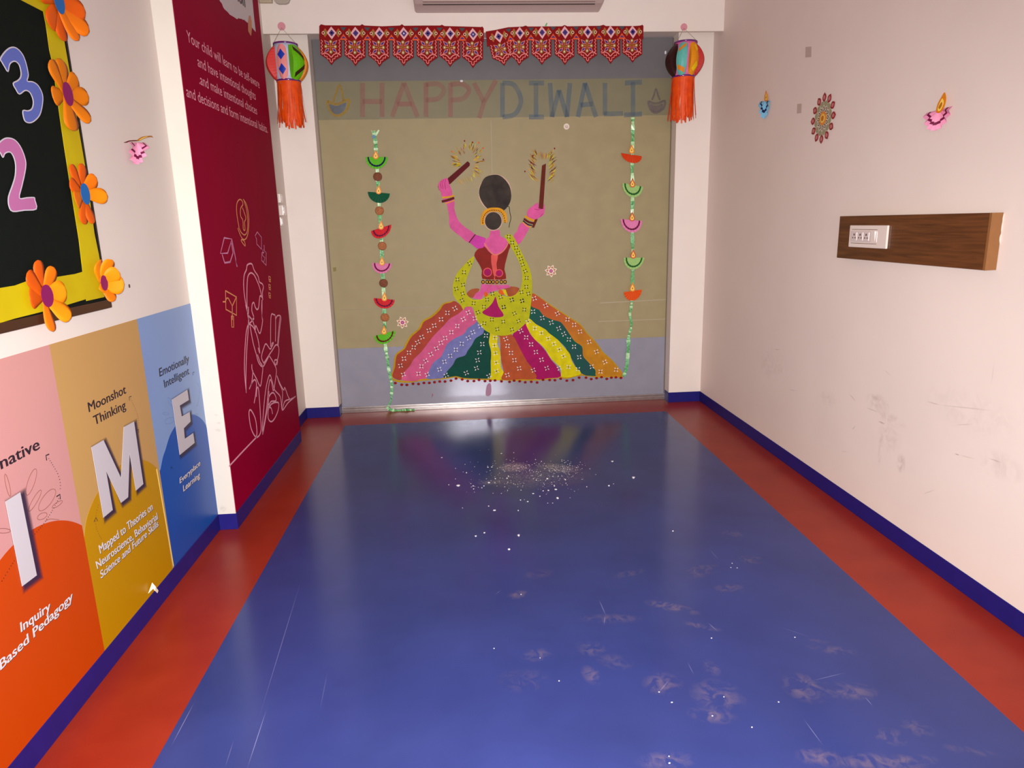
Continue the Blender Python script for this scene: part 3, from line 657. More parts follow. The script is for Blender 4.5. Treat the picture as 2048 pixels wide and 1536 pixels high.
for i in range(12):
    a = 2 * math.pi * (i + .0) / 12 + math.pi / 2
    def leaf(r0, r1, hw, off, m, a=a, mb=None):
        pts = []
        for s, w_ in ((0, 0), (.25, .75), (.5, 1), (.75, .75), (1, 0), (.75, -.75), (.5, -1), (.25, -.75)):
            r = r0 + (r1 - r0) * s; p = rp(r, a, off); q = -U * math.sin(a) + V * math.cos(a); pts.append(p + q * hw * w_)
        return mb.prism(pts, RN, .0012, m)
    mb = MB(); leaf(RR_ * .70, RR_ * 1.12, .019, .002, k_red, mb=mb); leaf(RR_ * .80, RR_ * 1.02, .010, .003, k_rose, mb=mb); mb.build('petal', t)
    mb = MB(); leaf(RR_ * .5, RR_ * .78, .018, .0016, k_grey, a=a + math.pi / 12, mb=mb); leaf(RR_ * .3, RR_ * .52, .009, .002, k_dark, mb=mb); leaf(RR_ * .34, RR_ * .48, .004, .0028, k_cream, mb=mb); mb.build('inner_petal', t)
MB().disc(rp(0, 0, .003), RN, (0, 0, 1), RR_ * .30, RR_ * .30, .002, k_or).disc(rp(0, 0, .0036), RN, (0, 0, 1), RR_ * .20, RR_ * .20, .001, mat('rangoli_yellow', (230, 190, 90), .4)).disc(rp(0, 0, .0042), RN, (0, 0, 1), RR_ * .12, RR_ * .12, .001, fl_d).build('centre', t)
# tape marks on the right wall
tp_m = mat('tape_residue', (192, 170, 162), .4)
for q in ([(1594.5, 208), (1603.5, 207), (1602.5, 226), (1593.5, 227)], [(1611, 94), (1623, 93), (1622.5, 114), (1610.5, 115)]): cut('tape_residue', q, RIGHT, .0008, tp_m, wr, .0004)

# ------------------------------------------------------------------ wooden switch board on the right wall
TB = .044
wood = bpy.data.materials.new('walnut_laminate'); wood.use_nodes = True; nt = wood.node_tree; b = nt.nodes['Principled BSDF']
geo = nt.nodes.new('ShaderNodeNewGeometry'); mp = nt.nodes.new('ShaderNodeMapping'); mp.inputs[3].default_value = (6, 1.6, 34)
nz = nt.nodes.new('ShaderNodeTexNoise'); nz.inputs['Scale'].default_value = 2.2; nz.inputs['Detail'].default_value = 8; nz.inputs['Distortion'].default_value = 1.2
rp_ = nt.nodes.new('ShaderNodeValToRGB'); rp_.color_ramp.elements[0].color = rgb((74, 38, 14)); rp_.color_ramp.elements[1].color = rgb((110, 62, 28)); rp_.color_ramp.elements[0].position = .3; rp_.color_ramp.elements[1].position = .72
nt.links.new(geo.outputs['Position'], mp.inputs[0]); nt.links.new(mp.outputs[0], nz.inputs['Vector']); nt.links.new(nz.outputs['Fac'], rp_.inputs[0]); nt.links.new(rp_.outputs[0], b.inputs['Base Color'])
b.inputs['Roughness'].default_value = .4
sb = thing('wooden_board', 'brown wooden box board fixed on the right wall', 'board', (0, -2.96, 1.247))
BY0, BY1, BZ0, BZ1 = -2.9635, -1.977, 1.246, 1.4457
MB().box(-TB, BY0, BZ0, 0, BY1, BZ1, wood).build('box_body', sb, bevel=.0012)
edge_m = mat('board_edge_band', (136, 88, 46), .45, var=.1, scale=30)
MB().box(-TB - .0006, BY0 - .0012, BZ0, -.002, BY0, BZ1, edge_m).build('edge_band', sb)['label'] = 'lighter end face of the board'
MB().box(-TB - .0012, BY0 - .0012, BZ0, -TB, BY0 + .008, BZ1, edge_m).build('edge_band', sb)
chip = MB()
random.seed(3)
yy = BZ1 - .004
cpts = [Vector((0, BY0 - .002, BZ1 - .004))]
for i in range(8):
    cpts.append(Vector((-.001 - random.random() * .004 - (.004 if i == 6 else 0), BY0 - .002, BZ1 - .006 - i * .013)))
cpts.append(Vector((0, BY0 - .002, BZ1 - .112)))
chip.prism(cpts, (0, -1, 0), .0006, mat('chipped_plaster', (214, 196, 190), .8)).build('chipped_edge', sb)
SWP = Pl(0, -TB, -1)
sx = fr(1650, 400, 5.146)
swp = thing('switch_plate', 'white switch and socket plate mounted on the brown wooden board', 'switch', at(sx((460, 370))[0], SWP))
pw = mat('switch_plastic', (228, 212, 205), .25, .5, coat=.3); pg_ = mat('switch_gap', (90, 60, 60), .5); pw2 = mat('switch_module', (214, 198, 198), .12, .6, coat=.6)
Q = [at(p, SWP) for p in sx((278, 258), (662, 262), (645, 503), (262, 482))]
y0, y1 = min(q.y for q in Q), max(q.y for q in Q); z0, z1 = min(Q[2].z, Q[3].z) + .0, (Q[0].z + Q[1].z) / 2
X0 = -TB
MB().box(X0 - .010, y0, z0, X0, y1, z1, pw).build('plate', swp, bevel=.003)
W = y1 - y0; Hh = z1 - z0
MB().box(X0 - .0106, y0 + W * .24, z0 + Hh * .18, X0 - .009, y1 - W * .07, z0 + Hh * .20, pg_).box(X0 - .0106, y0 + W * .24, z0 + Hh * .80, X0 - .009, y1 - W * .07, z0 + Hh * .82, pg_).build('frame_groove', swp)
MB().box(X0 - .0125, y0 + W * .24, z0 + Hh * .26, X0 - .009, y1 - W * .05, z0 + Hh * .74, pw2).build('module_strip', swp, bevel=.001)
# far to near: three sockets, then the rocker
for k in range(3):
    yc = y1 - W * (.17 + .165 * k); mb = MB()
    mb.box(X0 - .0145, yc - W * .065, z0 + Hh * .32, X0 - .012, yc + W * .065, z0 + Hh * .68, pw2)
    mb.disc(Vector((X0 - .0150, yc, z0 + Hh * .58)), (-1, 0, 0), (0, 0, 1), W * .018, W * .018, .0005, pg_, 10)
    for s in (-1, 1): mb.disc(Vector((X0 - .0150, yc + s * W * .032, z0 + Hh * .44)), (-1, 0, 0), (0, 0, 1), W * .013, W * .013, .0005, pg_, 10)
    mb.build('socket', swp)
yc = y1 - W * .675
MB().prism([Vector((X0 - .0125, yc - W * .05, z0 + Hh * .26)), Vector((X0 - .0125, yc + W * .05, z0 + Hh * .26)), Vector((X0 - .0175, yc + W * .05, z0 + Hh * .74)), Vector((X0 - .0175, yc - W * .05, z0 + Hh * .74))], (-1, 0, -.1), .006, pw).build('rocker', swp)

# ------------------------------------------------------------------ switches in the recess by the door
for k, (c, wy, hz, lab) in enumerate([((557.3, 397), .075, .062, 'topmost white switch box on the recessed wall left of the door'), ((560.5, 421), .085, .07, 'middle white switch box on the recessed wall left of the door'),
                                     ((562, 443), .06, .06, 'lowest flat white plate on the recessed wall left of the door')]):
    p = at(c, RECESS); th = (.02, .03, .008)[k]
    s_ = thing('wall_switch', lab, 'switch', Vector(p))
    MB().box(XL, p.y - wy / 2, p.z - hz / 2, XL + th, p.y + wy / 2, p.z + hz / 2, pw).build('switch_box', s_, bevel=.004)
    MB().box(XL + th, p.y - wy / 3.2, p.z - hz / 3.2, XL + th + .004, p.y + wy / 3.2, p.z + hz / 3.2, pw2).build('rocker', s_, bevel=.001)

# ------------------------------------------------------------------ magenta poster on the column side
mag_m = mat('magenta_print', (146, 0, 46), .6, .04, col2=(138, 2, 44), scale=2)
mag = thing('magenta_poster', 'tall magenta poster with line drawing and pale text on the side of the column', 'poster', (XP, YP, SK))
MB().box(XP, YP + .004, SK + .002, XP + .0025, YE - .001, ZC - .01, mag_m).build('sheet', mag)
pt_m = mat('print_pale_pink', (236, 160, 180), .5)
capz = .046
for body, BL, BR in (('Your child will learn to be self-aware', (375, 82.6), (519.5, 177)), ('and have intentional thoughts', (396, 132.4), (512, 200.3)),
                     ('.and make intentional choices', (399, 167.7), (514.6, 229.6)), ('and decisions and form intentional habits.', (373.8, 193), (535.7, 266.2))):
    text('lettering', body, BL, BR, COL, pt_m, mag, cap=capz, off=.0035)
hd = fr(430, 0, 12.8)
cut('torn_patch', hd((100, -40), (130, 30), (180, 90), (215, 190), (250, 240), (330, 310), (380, 375), (460, 420), (520, 460), (570, 495), (600, 460), (640, 480), (680, 480), (720, 510), (740, 500), (840, 590), (850, 520), (900, 640), (1000, 770), (1045, 815), (1000, 450), (955, -40)), COL, .0034, mat('patch_grey', (196, 186, 192), .5), mag, .0006)
cut('pencil_print', hd((870, 400), (915, 400), (940, 560), (945, 740), (925, 920), (900, 890), (850, 790), (848, 560)), COL, .0042, mat('pencil_tan', (190, 120, 82), .5), mag, .0005)
text('lettering', 'ion', hd((585, 20))[0], hd((785, 190))[0], COL, ink_m, mag, cap=.075, off=.0042, bold=.01)
la_w, la_g, la_l = mat('line_pink', (238, 164, 188), .5), mat('line_gold', (226, 150, 96), .5), mat('line_lilac', (205, 130, 175), .5)
L1, L2 = fr(430, 380, 5.905), fr(440, 600, 4.389)
line('boy_drawing', [
    L1((390, 1440), (360, 1320), (340, 1150), (345, 1010), (372, 940), (380, 890), (410, 870), (440, 880), (465, 950), (510, 1020), (525, 1085), (560, 1110), (572, 1150), (560, 1210), (565, 1300)),
    L1((400, 1540), (385, 1450), (378, 1300), (380, 1120), (390, 1020), (420, 980), (460, 1000), (500, 1080), (530, 1160), (555, 1270)),
    L1((562, 1275), (535, 1250), (525, 1300), (515, 1390), (495, 1410), (475, 1380), (460, 1330), (440, 1350), (437, 1430), (462, 1510), (440, 1536)),
    L1((555, 1300), (552, 1400), (560, 1530)),
    L1((390, 1440), (400, 1500), (400, 1600)),
    L2((370, 0), (370, 150), (375, 180), (360, 270), (345, 290), (315, 225), (310, 285)),
    L2((225, 40), (250, 130), (285, 180), (305, 240), (310, 285)), L2((300, 150), (275, 190), (250, 215)),
    L2((232, 815), (215, 600), (225, 350), (240, 240), (260, 215), (300, 250), (335, 350), (350, 465), (335, 420)),
    L2((232, 810), (228, 700), (235, 450), (250, 230), (250, 60)), L2((265, 230), (290, 370), (320, 480), (340, 550), (375, 585), (405, 540), (430, 490)),
    L2((330, 480), (350, 540), (375, 585), (372, 650), (355, 755), (320, 690), (285, 620), (280, 565)),
    L2((385, 555), (365, 500), (385, 420), (405, 385), (440, 430), (460, 400), (470, 375), (455, 385), (450, 430)),
    L2((385, 555), (430, 485), (460, 440), (490, 395), (515, 410), (515, 480), (490, 570), (480, 530), (505, 530), (500, 570)),
    L2((430, 485), (470, 550), (495, 610), (490, 680), (470, 795), (455, 730), (440, 700), (425, 780), (410, 950), (375, 1165), (385, 1130), (425, 900), (430, 800)),
    L2((290, 620), (280, 720), (258, 780), (285, 720), (305, 700), (320, 730), (315, 820), (300, 905)),
    L2((320, 850), (325, 775), (340, 790), (355, 1000), (360, 1150), (320, 1205), (275, 1130), (255, 1000), (270, 965), (310, 1040), (325, 1150), (320, 1205)),
    L2((375, 1165), (375, 1080), (400, 800), (435, 660), (460, 720), (480, 790), (530, 850), (545, 960), (570, 890), (620, 870)),
    L2((500, 665), (530, 740), (560, 790), (570, 770), (600, 850), (620, 870), (665, 845)), L2((500, 665), (520, 730), (550, 810), (545, 965), (600, 900), (665, 845)),
    L2((425, 940), (450, 950), (462, 1000)), L2((430, 930), (425, 870), (445, 825), (470, 815), (490, 850), (490, 885), (450, 890), (430, 925)),
    L2((450, 915), (480, 900), (515, 905), (510, 970), (480, 1040), (450, 1068), (425, 1040), (425, 960), (450, 915)),
    L2((80, 1460), (200, 1330), (320, 1205)),
    L2((445, 410), (448, 150), (470, 128), (488, 160), (487, 365)), L2((488, 170), (505, 138), (535, 150), (525, 250), (510, 410)), L2((528, 150), (515, 270), (505, 400))], COL, .0036, .0085, la_w, mag)
line('cap_drawing', [L1((110, 565), (200, 580), (150, 745), (65, 750), (110, 565)), L1((85, 760), (115, 860)), L1((115, 860), (180, 850)), L1((180, 850), (215, 740)), L1((215, 740), (195, 625)),
                     L1((200, 590), (235, 760)), L1((235, 760), (260, 905)), L1((245, 830), (265, 905))], COL, .0036, .0085, la_l, mag, sm=0)
line('globe_drawing', [L1((285, 440), (265, 330), (255, 230), (262, 150), (290, 112), (318, 125), (330, 170), (303, 220), (305, 310), (330, 360), (335, 460), (355, 470), (350, 380), (365, 330), (340, 250), (325, 210)),
                       L1((335, 110), (375, 180), (400, 320), (395, 480), (370, 570), (330, 580), (295, 520), (270, 450)), L1((345, 130), (375, 240), (388, 380), (380, 490), (350, 530), (310, 500), (280, 440)),
                       L1((320, 585), (350, 610), (355, 660), (310, 600), (320, 585))], COL, .0036, .006, la_g, mag)
line('puzzle_drawing', [L1((500, 495), (550, 560), (550, 700), (495, 640), (490, 575), (475, 540), (500, 495)), L1((580, 650), (585, 720), (605, 740), (605, 890), (550, 830), (555, 740), (580, 740)), L1((570, 700), (560, 770), (590, 800), (575, 850))], COL, .0036, .006, la_l, mag, sm=0)
line('diploma_drawing', [L1((125, 1190), (255, 1265), (255, 1480), (130, 1410), (125, 1190)), L1((95, 1320), (120, 1320), (140, 1275), (160, 1280), (205, 1370), (255, 1260)), L1((205, 1370), (205, 1536)), L1((195, 1490), (220, 1490), (222, 1620), (200, 1620), (195, 1490))], COL, .0036, .007, la_g, mag, sm=0)
line('tile_drawing', [L1((635, y), (655, y + 8), (658, y + 66), (640, y + 58), (635, y)) for y in (1020, 1115, 1212)] + [L1((638, y + 34), (657, y + 42)) for y in (1020, 1115, 1212)], COL, .0036, .006, la_g, mag, sm=0)

# ------------------------------------------------------------------ painted dancer on the glass
dn = thing('dancer_painting', 'painted dancer with raised dandiya sticks and striped skirt on the glass door', 'painting', at((1015, 765), GLASS))
Af, Bf, Cf = fr(830, 270, 4.389), fr(760, 560, 5.487), fr(1000, 560, 4.876)
def paint(name, col, col2=None, sc=20): return mat('paint_' + name, col, .6, .12, col2=col2 or [c * .9 for c in col], scale=sc, bump=.1, bscale=60)
Pm = dict(red=paint('brick', (172, 68, 52)), pink=paint('pink', (212, 92, 140)), lav=paint('lavender', (118, 122, 184)), green=paint('deep_green', (8, 72, 62)), yel=paint('lemon', (222, 208, 10)),
          rust=paint('rust', (184, 84, 46)), mag=paint('magenta', (170, 14, 96)), och=paint('ochre', (196, 132, 30)), teal=paint('bottle_green', (6, 88, 70), (40, 74, 78), 6), gold=paint('gold', (190, 150, 20)),
          skin=paint('pink_skin', (222, 92, 160)), hair=paint('charcoal', (44, 36, 34), (66, 56, 50), 12), dup=paint('lime', (188, 186, 14), (172, 172, 20), 30), blouse=paint('blouse', (140, 34, 26)),
          dark=paint('maroon', (96, 14, 22)), stick=paint('stick_brown', (104, 34, 20)), sleeve=paint('orchid', (206, 64, 168)), coral=paint('coral', (232, 92, 88)), bgold=paint('bright_gold', (228, 158, 24)),
          black=paint('black', (26, 22, 24)), rim=paint('salmon', (226, 128, 110)), pale=paint('pale_outline', (214, 176, 158)), white=paint('white', (236, 228, 232)), dot=paint('dot_red', (140, 20, 26)), fawn=paint('fawn', (170, 84, 50)), orange=paint('orange', (232, 96, 20)))
# the last skirt stripe runs from rust at the waist to ochre at the hem
_m = Pm['och']; nt = _m.node_tree; b = nt.nodes['Principled BSDF']; geo = nt.nodes.new('ShaderNodeNewGeometry'); sp = nt.nodes.new('ShaderNodeSeparateXYZ'); mr = nt.nodes.new('ShaderNodeMapRange')
mr.inputs[1].default_value = .45; mr.inputs[2].default_value = .8; nt.links.new(geo.outputs['Position'], sp.inputs[0]); nt.links.new(sp.outputs[2], mr.inputs[0])
mx = nt.nodes.new('ShaderNodeMix'); mx.data_type = 'RGBA'; nt.links.new(b.inputs['Base Color'].links[0].from_socket, mx.inputs[6]); mx.inputs[7].default_value = rgb((182, 80, 48))
nt.links.new(mr.outputs[0], mx.inputs[0]); nt.links.new(mx.outputs[2], b.inputs['Base Color'])
def D(name, pts, m, layer, sm=4, lab=None):
    o = cut(name, pts, GLASS, .0016 + layer * .0006, Pm[m], dn, .0006, sm)
    if lab: o['label'] = lab
    return o
def DL(name, lines, m, layer, wd, sm=5): return line(name, lines, GLASS, .0016 + layer * .0006, wd, Pm[m], dn, .0005, sm)
stripes = [
 ('red', Bf((830, 235), (915, 320), (860, 370), (760, 430), (700, 500), (600, 600), (520, 700), (460, 780), (370, 870), (330, 940), (270, 1010), (240, 1092), (180, 1090), (135, 1050), (165, 960), (175, 860), (200, 810), (270, 760), (300, 700), (350, 620), (440, 540), (480, 460), (570, 410), (650, 340), (700, 270), (770, 250))),
 ('pink', Bf((930, 290), (1000, 295), (1035, 370), (1060, 455), (960, 530), (920, 590), (820, 640), (740, 700), (700, 780), (660, 850), (590, 900), (540, 990), (510, 1075), (440, 1090), (380, 1110), (240, 1095), (270, 1010), (330, 940), (370, 870), (460, 780), (520, 700), (600, 600), (700, 500), (760, 430), (860, 370), (915, 320))),
 ('lav', Bf((1050, 450), (1090, 490), (1145, 545), (1130, 590), (1050, 640), (1010, 710), (960, 780), (930, 830), (840, 860), (800, 930), (730, 1010), (700, 1070), (640, 1082), (510, 1082), (540, 990), (590, 900), (660, 850), (700, 780), (740, 700), (820, 640), (920, 590), (960, 530))),
 ('green', Bf((1145, 545), (1205, 580), (1195, 680), (1220, 790), (1215, 900), (1210, 1065), (1130, 1082), (1000, 1080), (900, 1072), (830, 1055), (700, 1074), (730, 1010), (800, 930), (840, 860), (930, 830), (960, 780), (1010, 710), (1050, 640), (1130, 590))),
 ('yel', Bf((1200, 575), (1290, 605), (1285, 700), (1320, 790), (1325, 950), (1355, 1010), (1345, 1085), (1210, 1085), (1215, 900), (1220, 790), (1195, 680))),
 ('rust', Bf((1290, 610), (1440, 595)) + Cf((120, 545), (200, 680), (260, 790), (320, 870), (352, 962), (200, 968), (20, 972), (35, 900), (20, 830), (5, 720), (0, 560))[1:]),
 ('mag', Cf((120, 545), (190, 480), (250, 425), (290, 520), (350, 590), (400, 640), (450, 700), (500, 780), (560, 850), (592, 942), (470, 958), (352, 966), (320, 870), (260, 790), (200, 680))),
 ('yel', Cf((250, 420), (285, 375), (350, 430), (440, 480), (480, 520), (560, 580), (620, 650), (680, 720), (700, 790), (740, 850), (790, 912), (700, 945), (600, 942), (590, 860), (500, 770), (450, 690), (400, 630), (340, 580), (290, 510))),
 ('teal', Cf((275, 370), (292, 260), (340, 258), (380, 290), (430, 350), (520, 390), (590, 410), (640, 470), (680, 530), (730, 600), (800, 650), (810, 740), (860, 800), (930, 880), (942, 932), (880, 935), (820, 925), (760, 880), (740, 850), (700, 770), (650, 700), (640, 660), (560, 580), (480, 520), (380, 450))),
 ('och', Cf((305, 130), (400, 180), (490, 250), (600, 320), (690, 380), (780, 440), (840, 520), (910, 590), (960, 650), (1000, 710), (1070, 770), (1150, 860), (1200, 932), (1100, 942), (942, 937), (930, 880), (860, 800), (810, 740), (800, 650), (730, 600), (680, 530), (640, 470), (590, 410), (520, 390), (430, 350), (380, 290), (300, 250)))]
names_ = ['brick red', 'pink', 'lavender', 'deep green', 'lemon', 'rust', 'magenta', 'lemon', 'bottle green', 'ochre']
for k, (m, pts) in enumerate(stripes): D('skirt_stripe', pts, m, 1 + (k % 2), 3, names_[k] + ' stripe of the skirt')
DL('gold_outline', [Bf((820, 235), (765, 248), (695, 268), (640, 335), (560, 405), (472, 458), (430, 540), (342, 615), (292, 700), (262, 758), (192, 808), (167, 860), (155, 960), (135, 1050), (150, 1095), (240, 1115), (340, 1115), (440, 1098), (560, 1088), (700, 1078), (830, 1058), (900, 1078), (1060, 1084), (1210, 1090), (1350, 1092)) + Cf((60, 972), (200, 974), (350, 972), (470, 962), (590, 948), (650, 955), (790, 925), (940, 940), (1200, 940)),
                    Cf((315, 132), (400, 185), (490, 250), (600, 320), (690, 380), (780, 440), (840, 520), (910, 590), (960, 650), (1000, 710), (1070, 770), (1150, 860), (1200, 932))], 'gold', 0, .016)
# dupatta
D('dupatta', Af((510, 1065), (440, 1130), (370, 1210), (335, 1300), (330, 1380), (355, 1440), (400, 1490), (425, 1540)) + Bf((930, 300), (1000, 290), (1030, 320), (1045, 400), (1090, 480), (1150, 550), (1230, 590), (1330, 612), (1440, 595), (1540, 530), (1610, 460)) + Cf((285, 370), (300, 250), (312, 130), (312, 20)) +
  Af((1028, 1290), (1010, 1180), (960, 1080), (900, 960), (850, 875), (785, 885), (830, 960), (880, 1050), (920, 1130), (940, 1230), (935, 1310), (915, 1375), (860, 1412), (805, 1420), (755, 1405), (708, 1375), (660, 1395), (590, 1440), (530, 1447), (490, 1435), (455, 1400), (440, 1340), (450, 1270), (480, 1190), (517, 1100)), 'dup', 4, 2, 'lime scarf with black motifs')
D('dupatta_inset', Bf((1268, 185), (1300, 290), (1358, 385), (1300, 410), (1200, 400), (1120, 355), (1190, 300), (1240, 240)), 'mag', 5, 3)
# waist and hips
D('hip', Af((457, 1385), (500, 1352), (565, 1350), (545, 1390), (505, 1430), (465, 1412)), 'fawn', 2, 3)
D('hip', Af((785, 1348), (850, 1330), (915, 1345), (905, 1385), (850, 1418), (805, 1405)), 'fawn', 2, 3)
D('waist', Af((583, 1308), (700, 1318), (825, 1315), (835, 1338), (760, 1352), (690, 1370), (600, 1405), (580, 1445), (508, 1432), (535, 1388), (572, 1368)), 'skin', 3, 0)
D('waist_flower', Af((605, 1385), (630, 1380), (640, 1405), (615, 1422)), 'orange', 5, 3); D('waist_flower', Af((735, 1365), (770, 1362), (782, 1402), (745, 1395)), 'orange', 5, 3); D('waist_ribbon', Af((762, 1358), (795, 1357), (815, 1412), (795, 1412)), 'yel', 6, 0)
# torso, arms
D('torso', Af((665, 835), (740, 835), (748, 885), (800, 915), (830, 945), (800, 1020), (720, 1075), (690, 1075), (620, 1000), (596, 960), (610, 925), (655, 890)), 'skin', 3, 2)
D('blouse', Af((605, 975), (545, 1008), (520, 1060), (560, 1130), (588, 1190), (590, 1262), (700, 1268), (800, 1262), (785, 1180), (800, 1100), (825, 1010), (838, 975), (818, 950), (780, 1020), (720, 1058), (690, 1058), (640, 1015)), 'blouse', 4, 2)
DL('blouse_rim', [Af((608, 950), (650, 1010), (700, 1052), (760, 1030), (800, 985), (818, 945))], 'rim', 6, .009)
D('blouse_lacing', Af((668, 1055), (728, 1052), (715, 1130), (720, 1190), (700, 1250), (680, 1180)), 'coral', 5, 2)
for c, r in (((637, 1205), 40), ((738, 1213), 35)):
    D('blouse_tassel', Af(*[(c[0] + r * math.cos(t), c[1] + r * math.sin(t)) for t in [i * .524 for i in range(12)]]), 'coral', 6, 2); D('blouse_tassel', Af(*[(c[0] + r * .8 * math.cos(t), c[1] + r * .8 * math.sin(t)) for t in [i * .524 for i in range(12)]]), 'mag', 7, 2)
DL('lacing_cord', [Af((695, 1250), (690, 1290), (640, 1350), (620, 1390)), Af((700, 1250), (705, 1300), (745, 1355), (780, 1370))], 'coral', 7, .004)
D('arm', Af((240, 560), (275, 600), (290, 660), (300, 730), (308, 815), (400, 890), (472, 945), (528, 875), (440, 810), (385, 755), (360, 700), (345, 640), (343, 565)), 'skin', 3, 2, 'raised left arm')
D('sleeve', Af((528, 873), (622, 905), (610, 960), (598, 990), (545, 1000), (475, 942)), 'sleeve', 5, 0); DL('sleeve_band', [Af((530, 872), (500, 910), (474, 945))], 'dark', 6, .008)
h_ = D('hand', Af((203, 430), (222, 405), (250, 385), (285, 380), (298, 425), (325, 490), (318, 540), (243, 550), (228, 505), (207, 470)), 'skin', 5, 2, 'left hand closed round a stick')
line('finger_line', [Af((232, 400), (225, 440), (232, 470)), Af((250, 392), (240, 430), (247, 475)), Af((268, 388), (262, 430), (268, 480))], GLASS, .0016 + 6 * .0006, .003, Pm['mag'], h_)
D('dandiya_stick', Af((205, 430), (200, 455), (212, 485), (232, 452), (310, 430), (400, 345), (480, 270), (482, 248), (462, 230), (290, 378), (240, 420)), 'dark', 4, 0, 'dark red stick in the left hand')
for pts, m, w_ in ((Af((238, 548), (290, 545), (345, 532)), 'bgold', .012), (Af((235, 585), (285, 572), (345, 552)), 'dark', .018), (Af((262, 600), (300, 592), (345, 572)), 'bgold', .007)): DL('bangle', [pts], m, 7, w_)
D('arm', Af((893, 952), (862, 890), (895, 845), (912, 800), (945, 765), (1005, 800), (985, 850), (945, 920), (915, 955)), 'skin', 3, 2, 'raised right arm')
h_ = D('hand', Af((985, 712), (990, 660), (1030, 625), (1080, 592), (1090, 640), (1135, 605), (1135, 690), (1100, 720), (1050, 742)), 'skin', 6, 2, 'right hand closed round a stick')
line('finger_line', [Af((1050, 650), (1090, 655), (1128, 640)), Af((1095, 720), (1125, 690))], GLASS, .0016 + 7 * .0006, .003, Pm['mag'], h_)
D('dandiya_stick', Af((1115, 268), (1150, 250), (1138, 450), (1125, 650), (1085, 645), (1100, 450)), 'stick', 7, 0, 'brown stick in the right hand')
D('stick_end', Af((1025, 812), (1050, 740), (1078, 738), (1045, 815)), 'stick', 4, 0)
for pts, m, w_ in ((Af((965, 712), (1000, 735), (1048, 752)), 'bgold', .016), (Af((955, 735), (1000, 765), (1045, 775)), 'dark', .016), (Af((948, 752), (990, 785), (1028, 795)), 'black', .009), (Af((945, 765), (985, 800), (1020, 808)), 'bgold', .007)): DL('bangle', [pts], m, 8, w_)
# hair
for c, rx, ry in (((703, 507), 146, 163), ((687, 757), 80, 84)):
    D('white_outline', Af(*[(c[0] + rx * math.cos(t), c[1] + ry * math.sin(t)) for t in [i * .262 for i in range(24)]]), 'pale', 2 if ry > 100 else 4, 0)
D('hair_bun', Af((700, 348), (760, 365), (820, 430), (845, 510), (835, 590), (790, 655), (740, 668), (650, 655), (590, 590), (562, 510), (580, 430), (620, 370)), 'hair', 3, 4, 'tall charcoal hair bun')
D('hair_nape', Af(*[(687 + 73 * math.cos(t), 755 + 78 * math.sin(t)) for t in [i * .393 for i in range(16)]]), 'hair', 5, 2)
DL('hair_band', [Af((597, 788), (592, 740), (612, 685), (650, 660), (700, 655), (750, 662), (785, 700), (792, 768))], 'bgold', 6, .03)
mb = MB()
for q in smooth(Af((595, 775), (598, 735), (620, 690), (655, 665), (700, 660), (745, 668), (780, 710), (790, 765)), 3, False): mb.disc(at(q, GLASS, .0016 + 7 * .0006), GLASS.n, (0, 0, 1), .0045, .0045, .0004, Pm['dark'], 6)
mb.build('band_dots', dn)['kind'] = 'stuff'
DL('hair_strand', [Af((800, 632), (825, 630), (833, 680), (842, 730), (830, 780), (826, 812))], 'hair', 6, .005)
for x in (597, 633, 657, 685, 720, 757, 790):
    mb = MB(); c = Af((x, 1290))[0]
    mb.disc(at(c, GLASS, .0058), GLASS.n, (0, 0, 1), .0135, .016, .0005, Pm['black'], 12).disc(at(c, GLASS, .0062), GLASS.n, (0, 0, 1), .007, .009, .0005, Pm['bgold'], 10); mb.build('belt_ring', dn)
DL('belt', [Af((585, 1275), (700, 1275), (800, 1272)), Af((585, 1305), (700, 1308), (803, 1304))], 'rim', 5, .003)
DL('scarf_edge', [Bf((945, 190), (1020, 225), (1110, 215), (1180, 190), (1230, 170), (1280, 130), (1310, 165), (1370, 185), (1430, 185), (1490, 160), (1535, 100))], 'yel', 5, .003)
# four petal motifs, shared meshes
def motif_mesh(m, r, cm):
    mb = MB(); n = Vector((0, -1, 0))
    for k in range(4):
        a = math.pi / 4 + k * math.pi / 2 + .15; d = Vector((math.cos(a), 0, math.sin(a))); q = Vector((-math.sin(a), 0, math.cos(a)))
        mb.prism([d * r * .25, d * r * .7 + q * r * .19, d * r * 1.05, d * r * .7 - q * r * .19], n, .0005, m)
    mb.disc((0, -.0002, 0), n, (0, 0, 1), r * .22, r * .22, .0005, cm, 6)
    o = mb.build('motif', dn); me = o.data; bpy.data.objects.remove(o)
    for v in me.vertices: v.co = v.co + Vector(dn.location)
    return me
mw, mk = motif_mesh(Pm['white'], .023, Pm['black']), motif_mesh(Pm['black'], .021, Pm['white'])
dn_children = []
def motif(me, p, lay, k):
    o = bpy.data.objects.new('motif', me); C.objects.link(o); o.parent = dn
    o.location = at(p, GLASS, .0016 + lay * .0006 + .0002) - Vector(dn.location); o.rotation_euler = (0, (k * 37 % 20 - 10) * .03, 0)
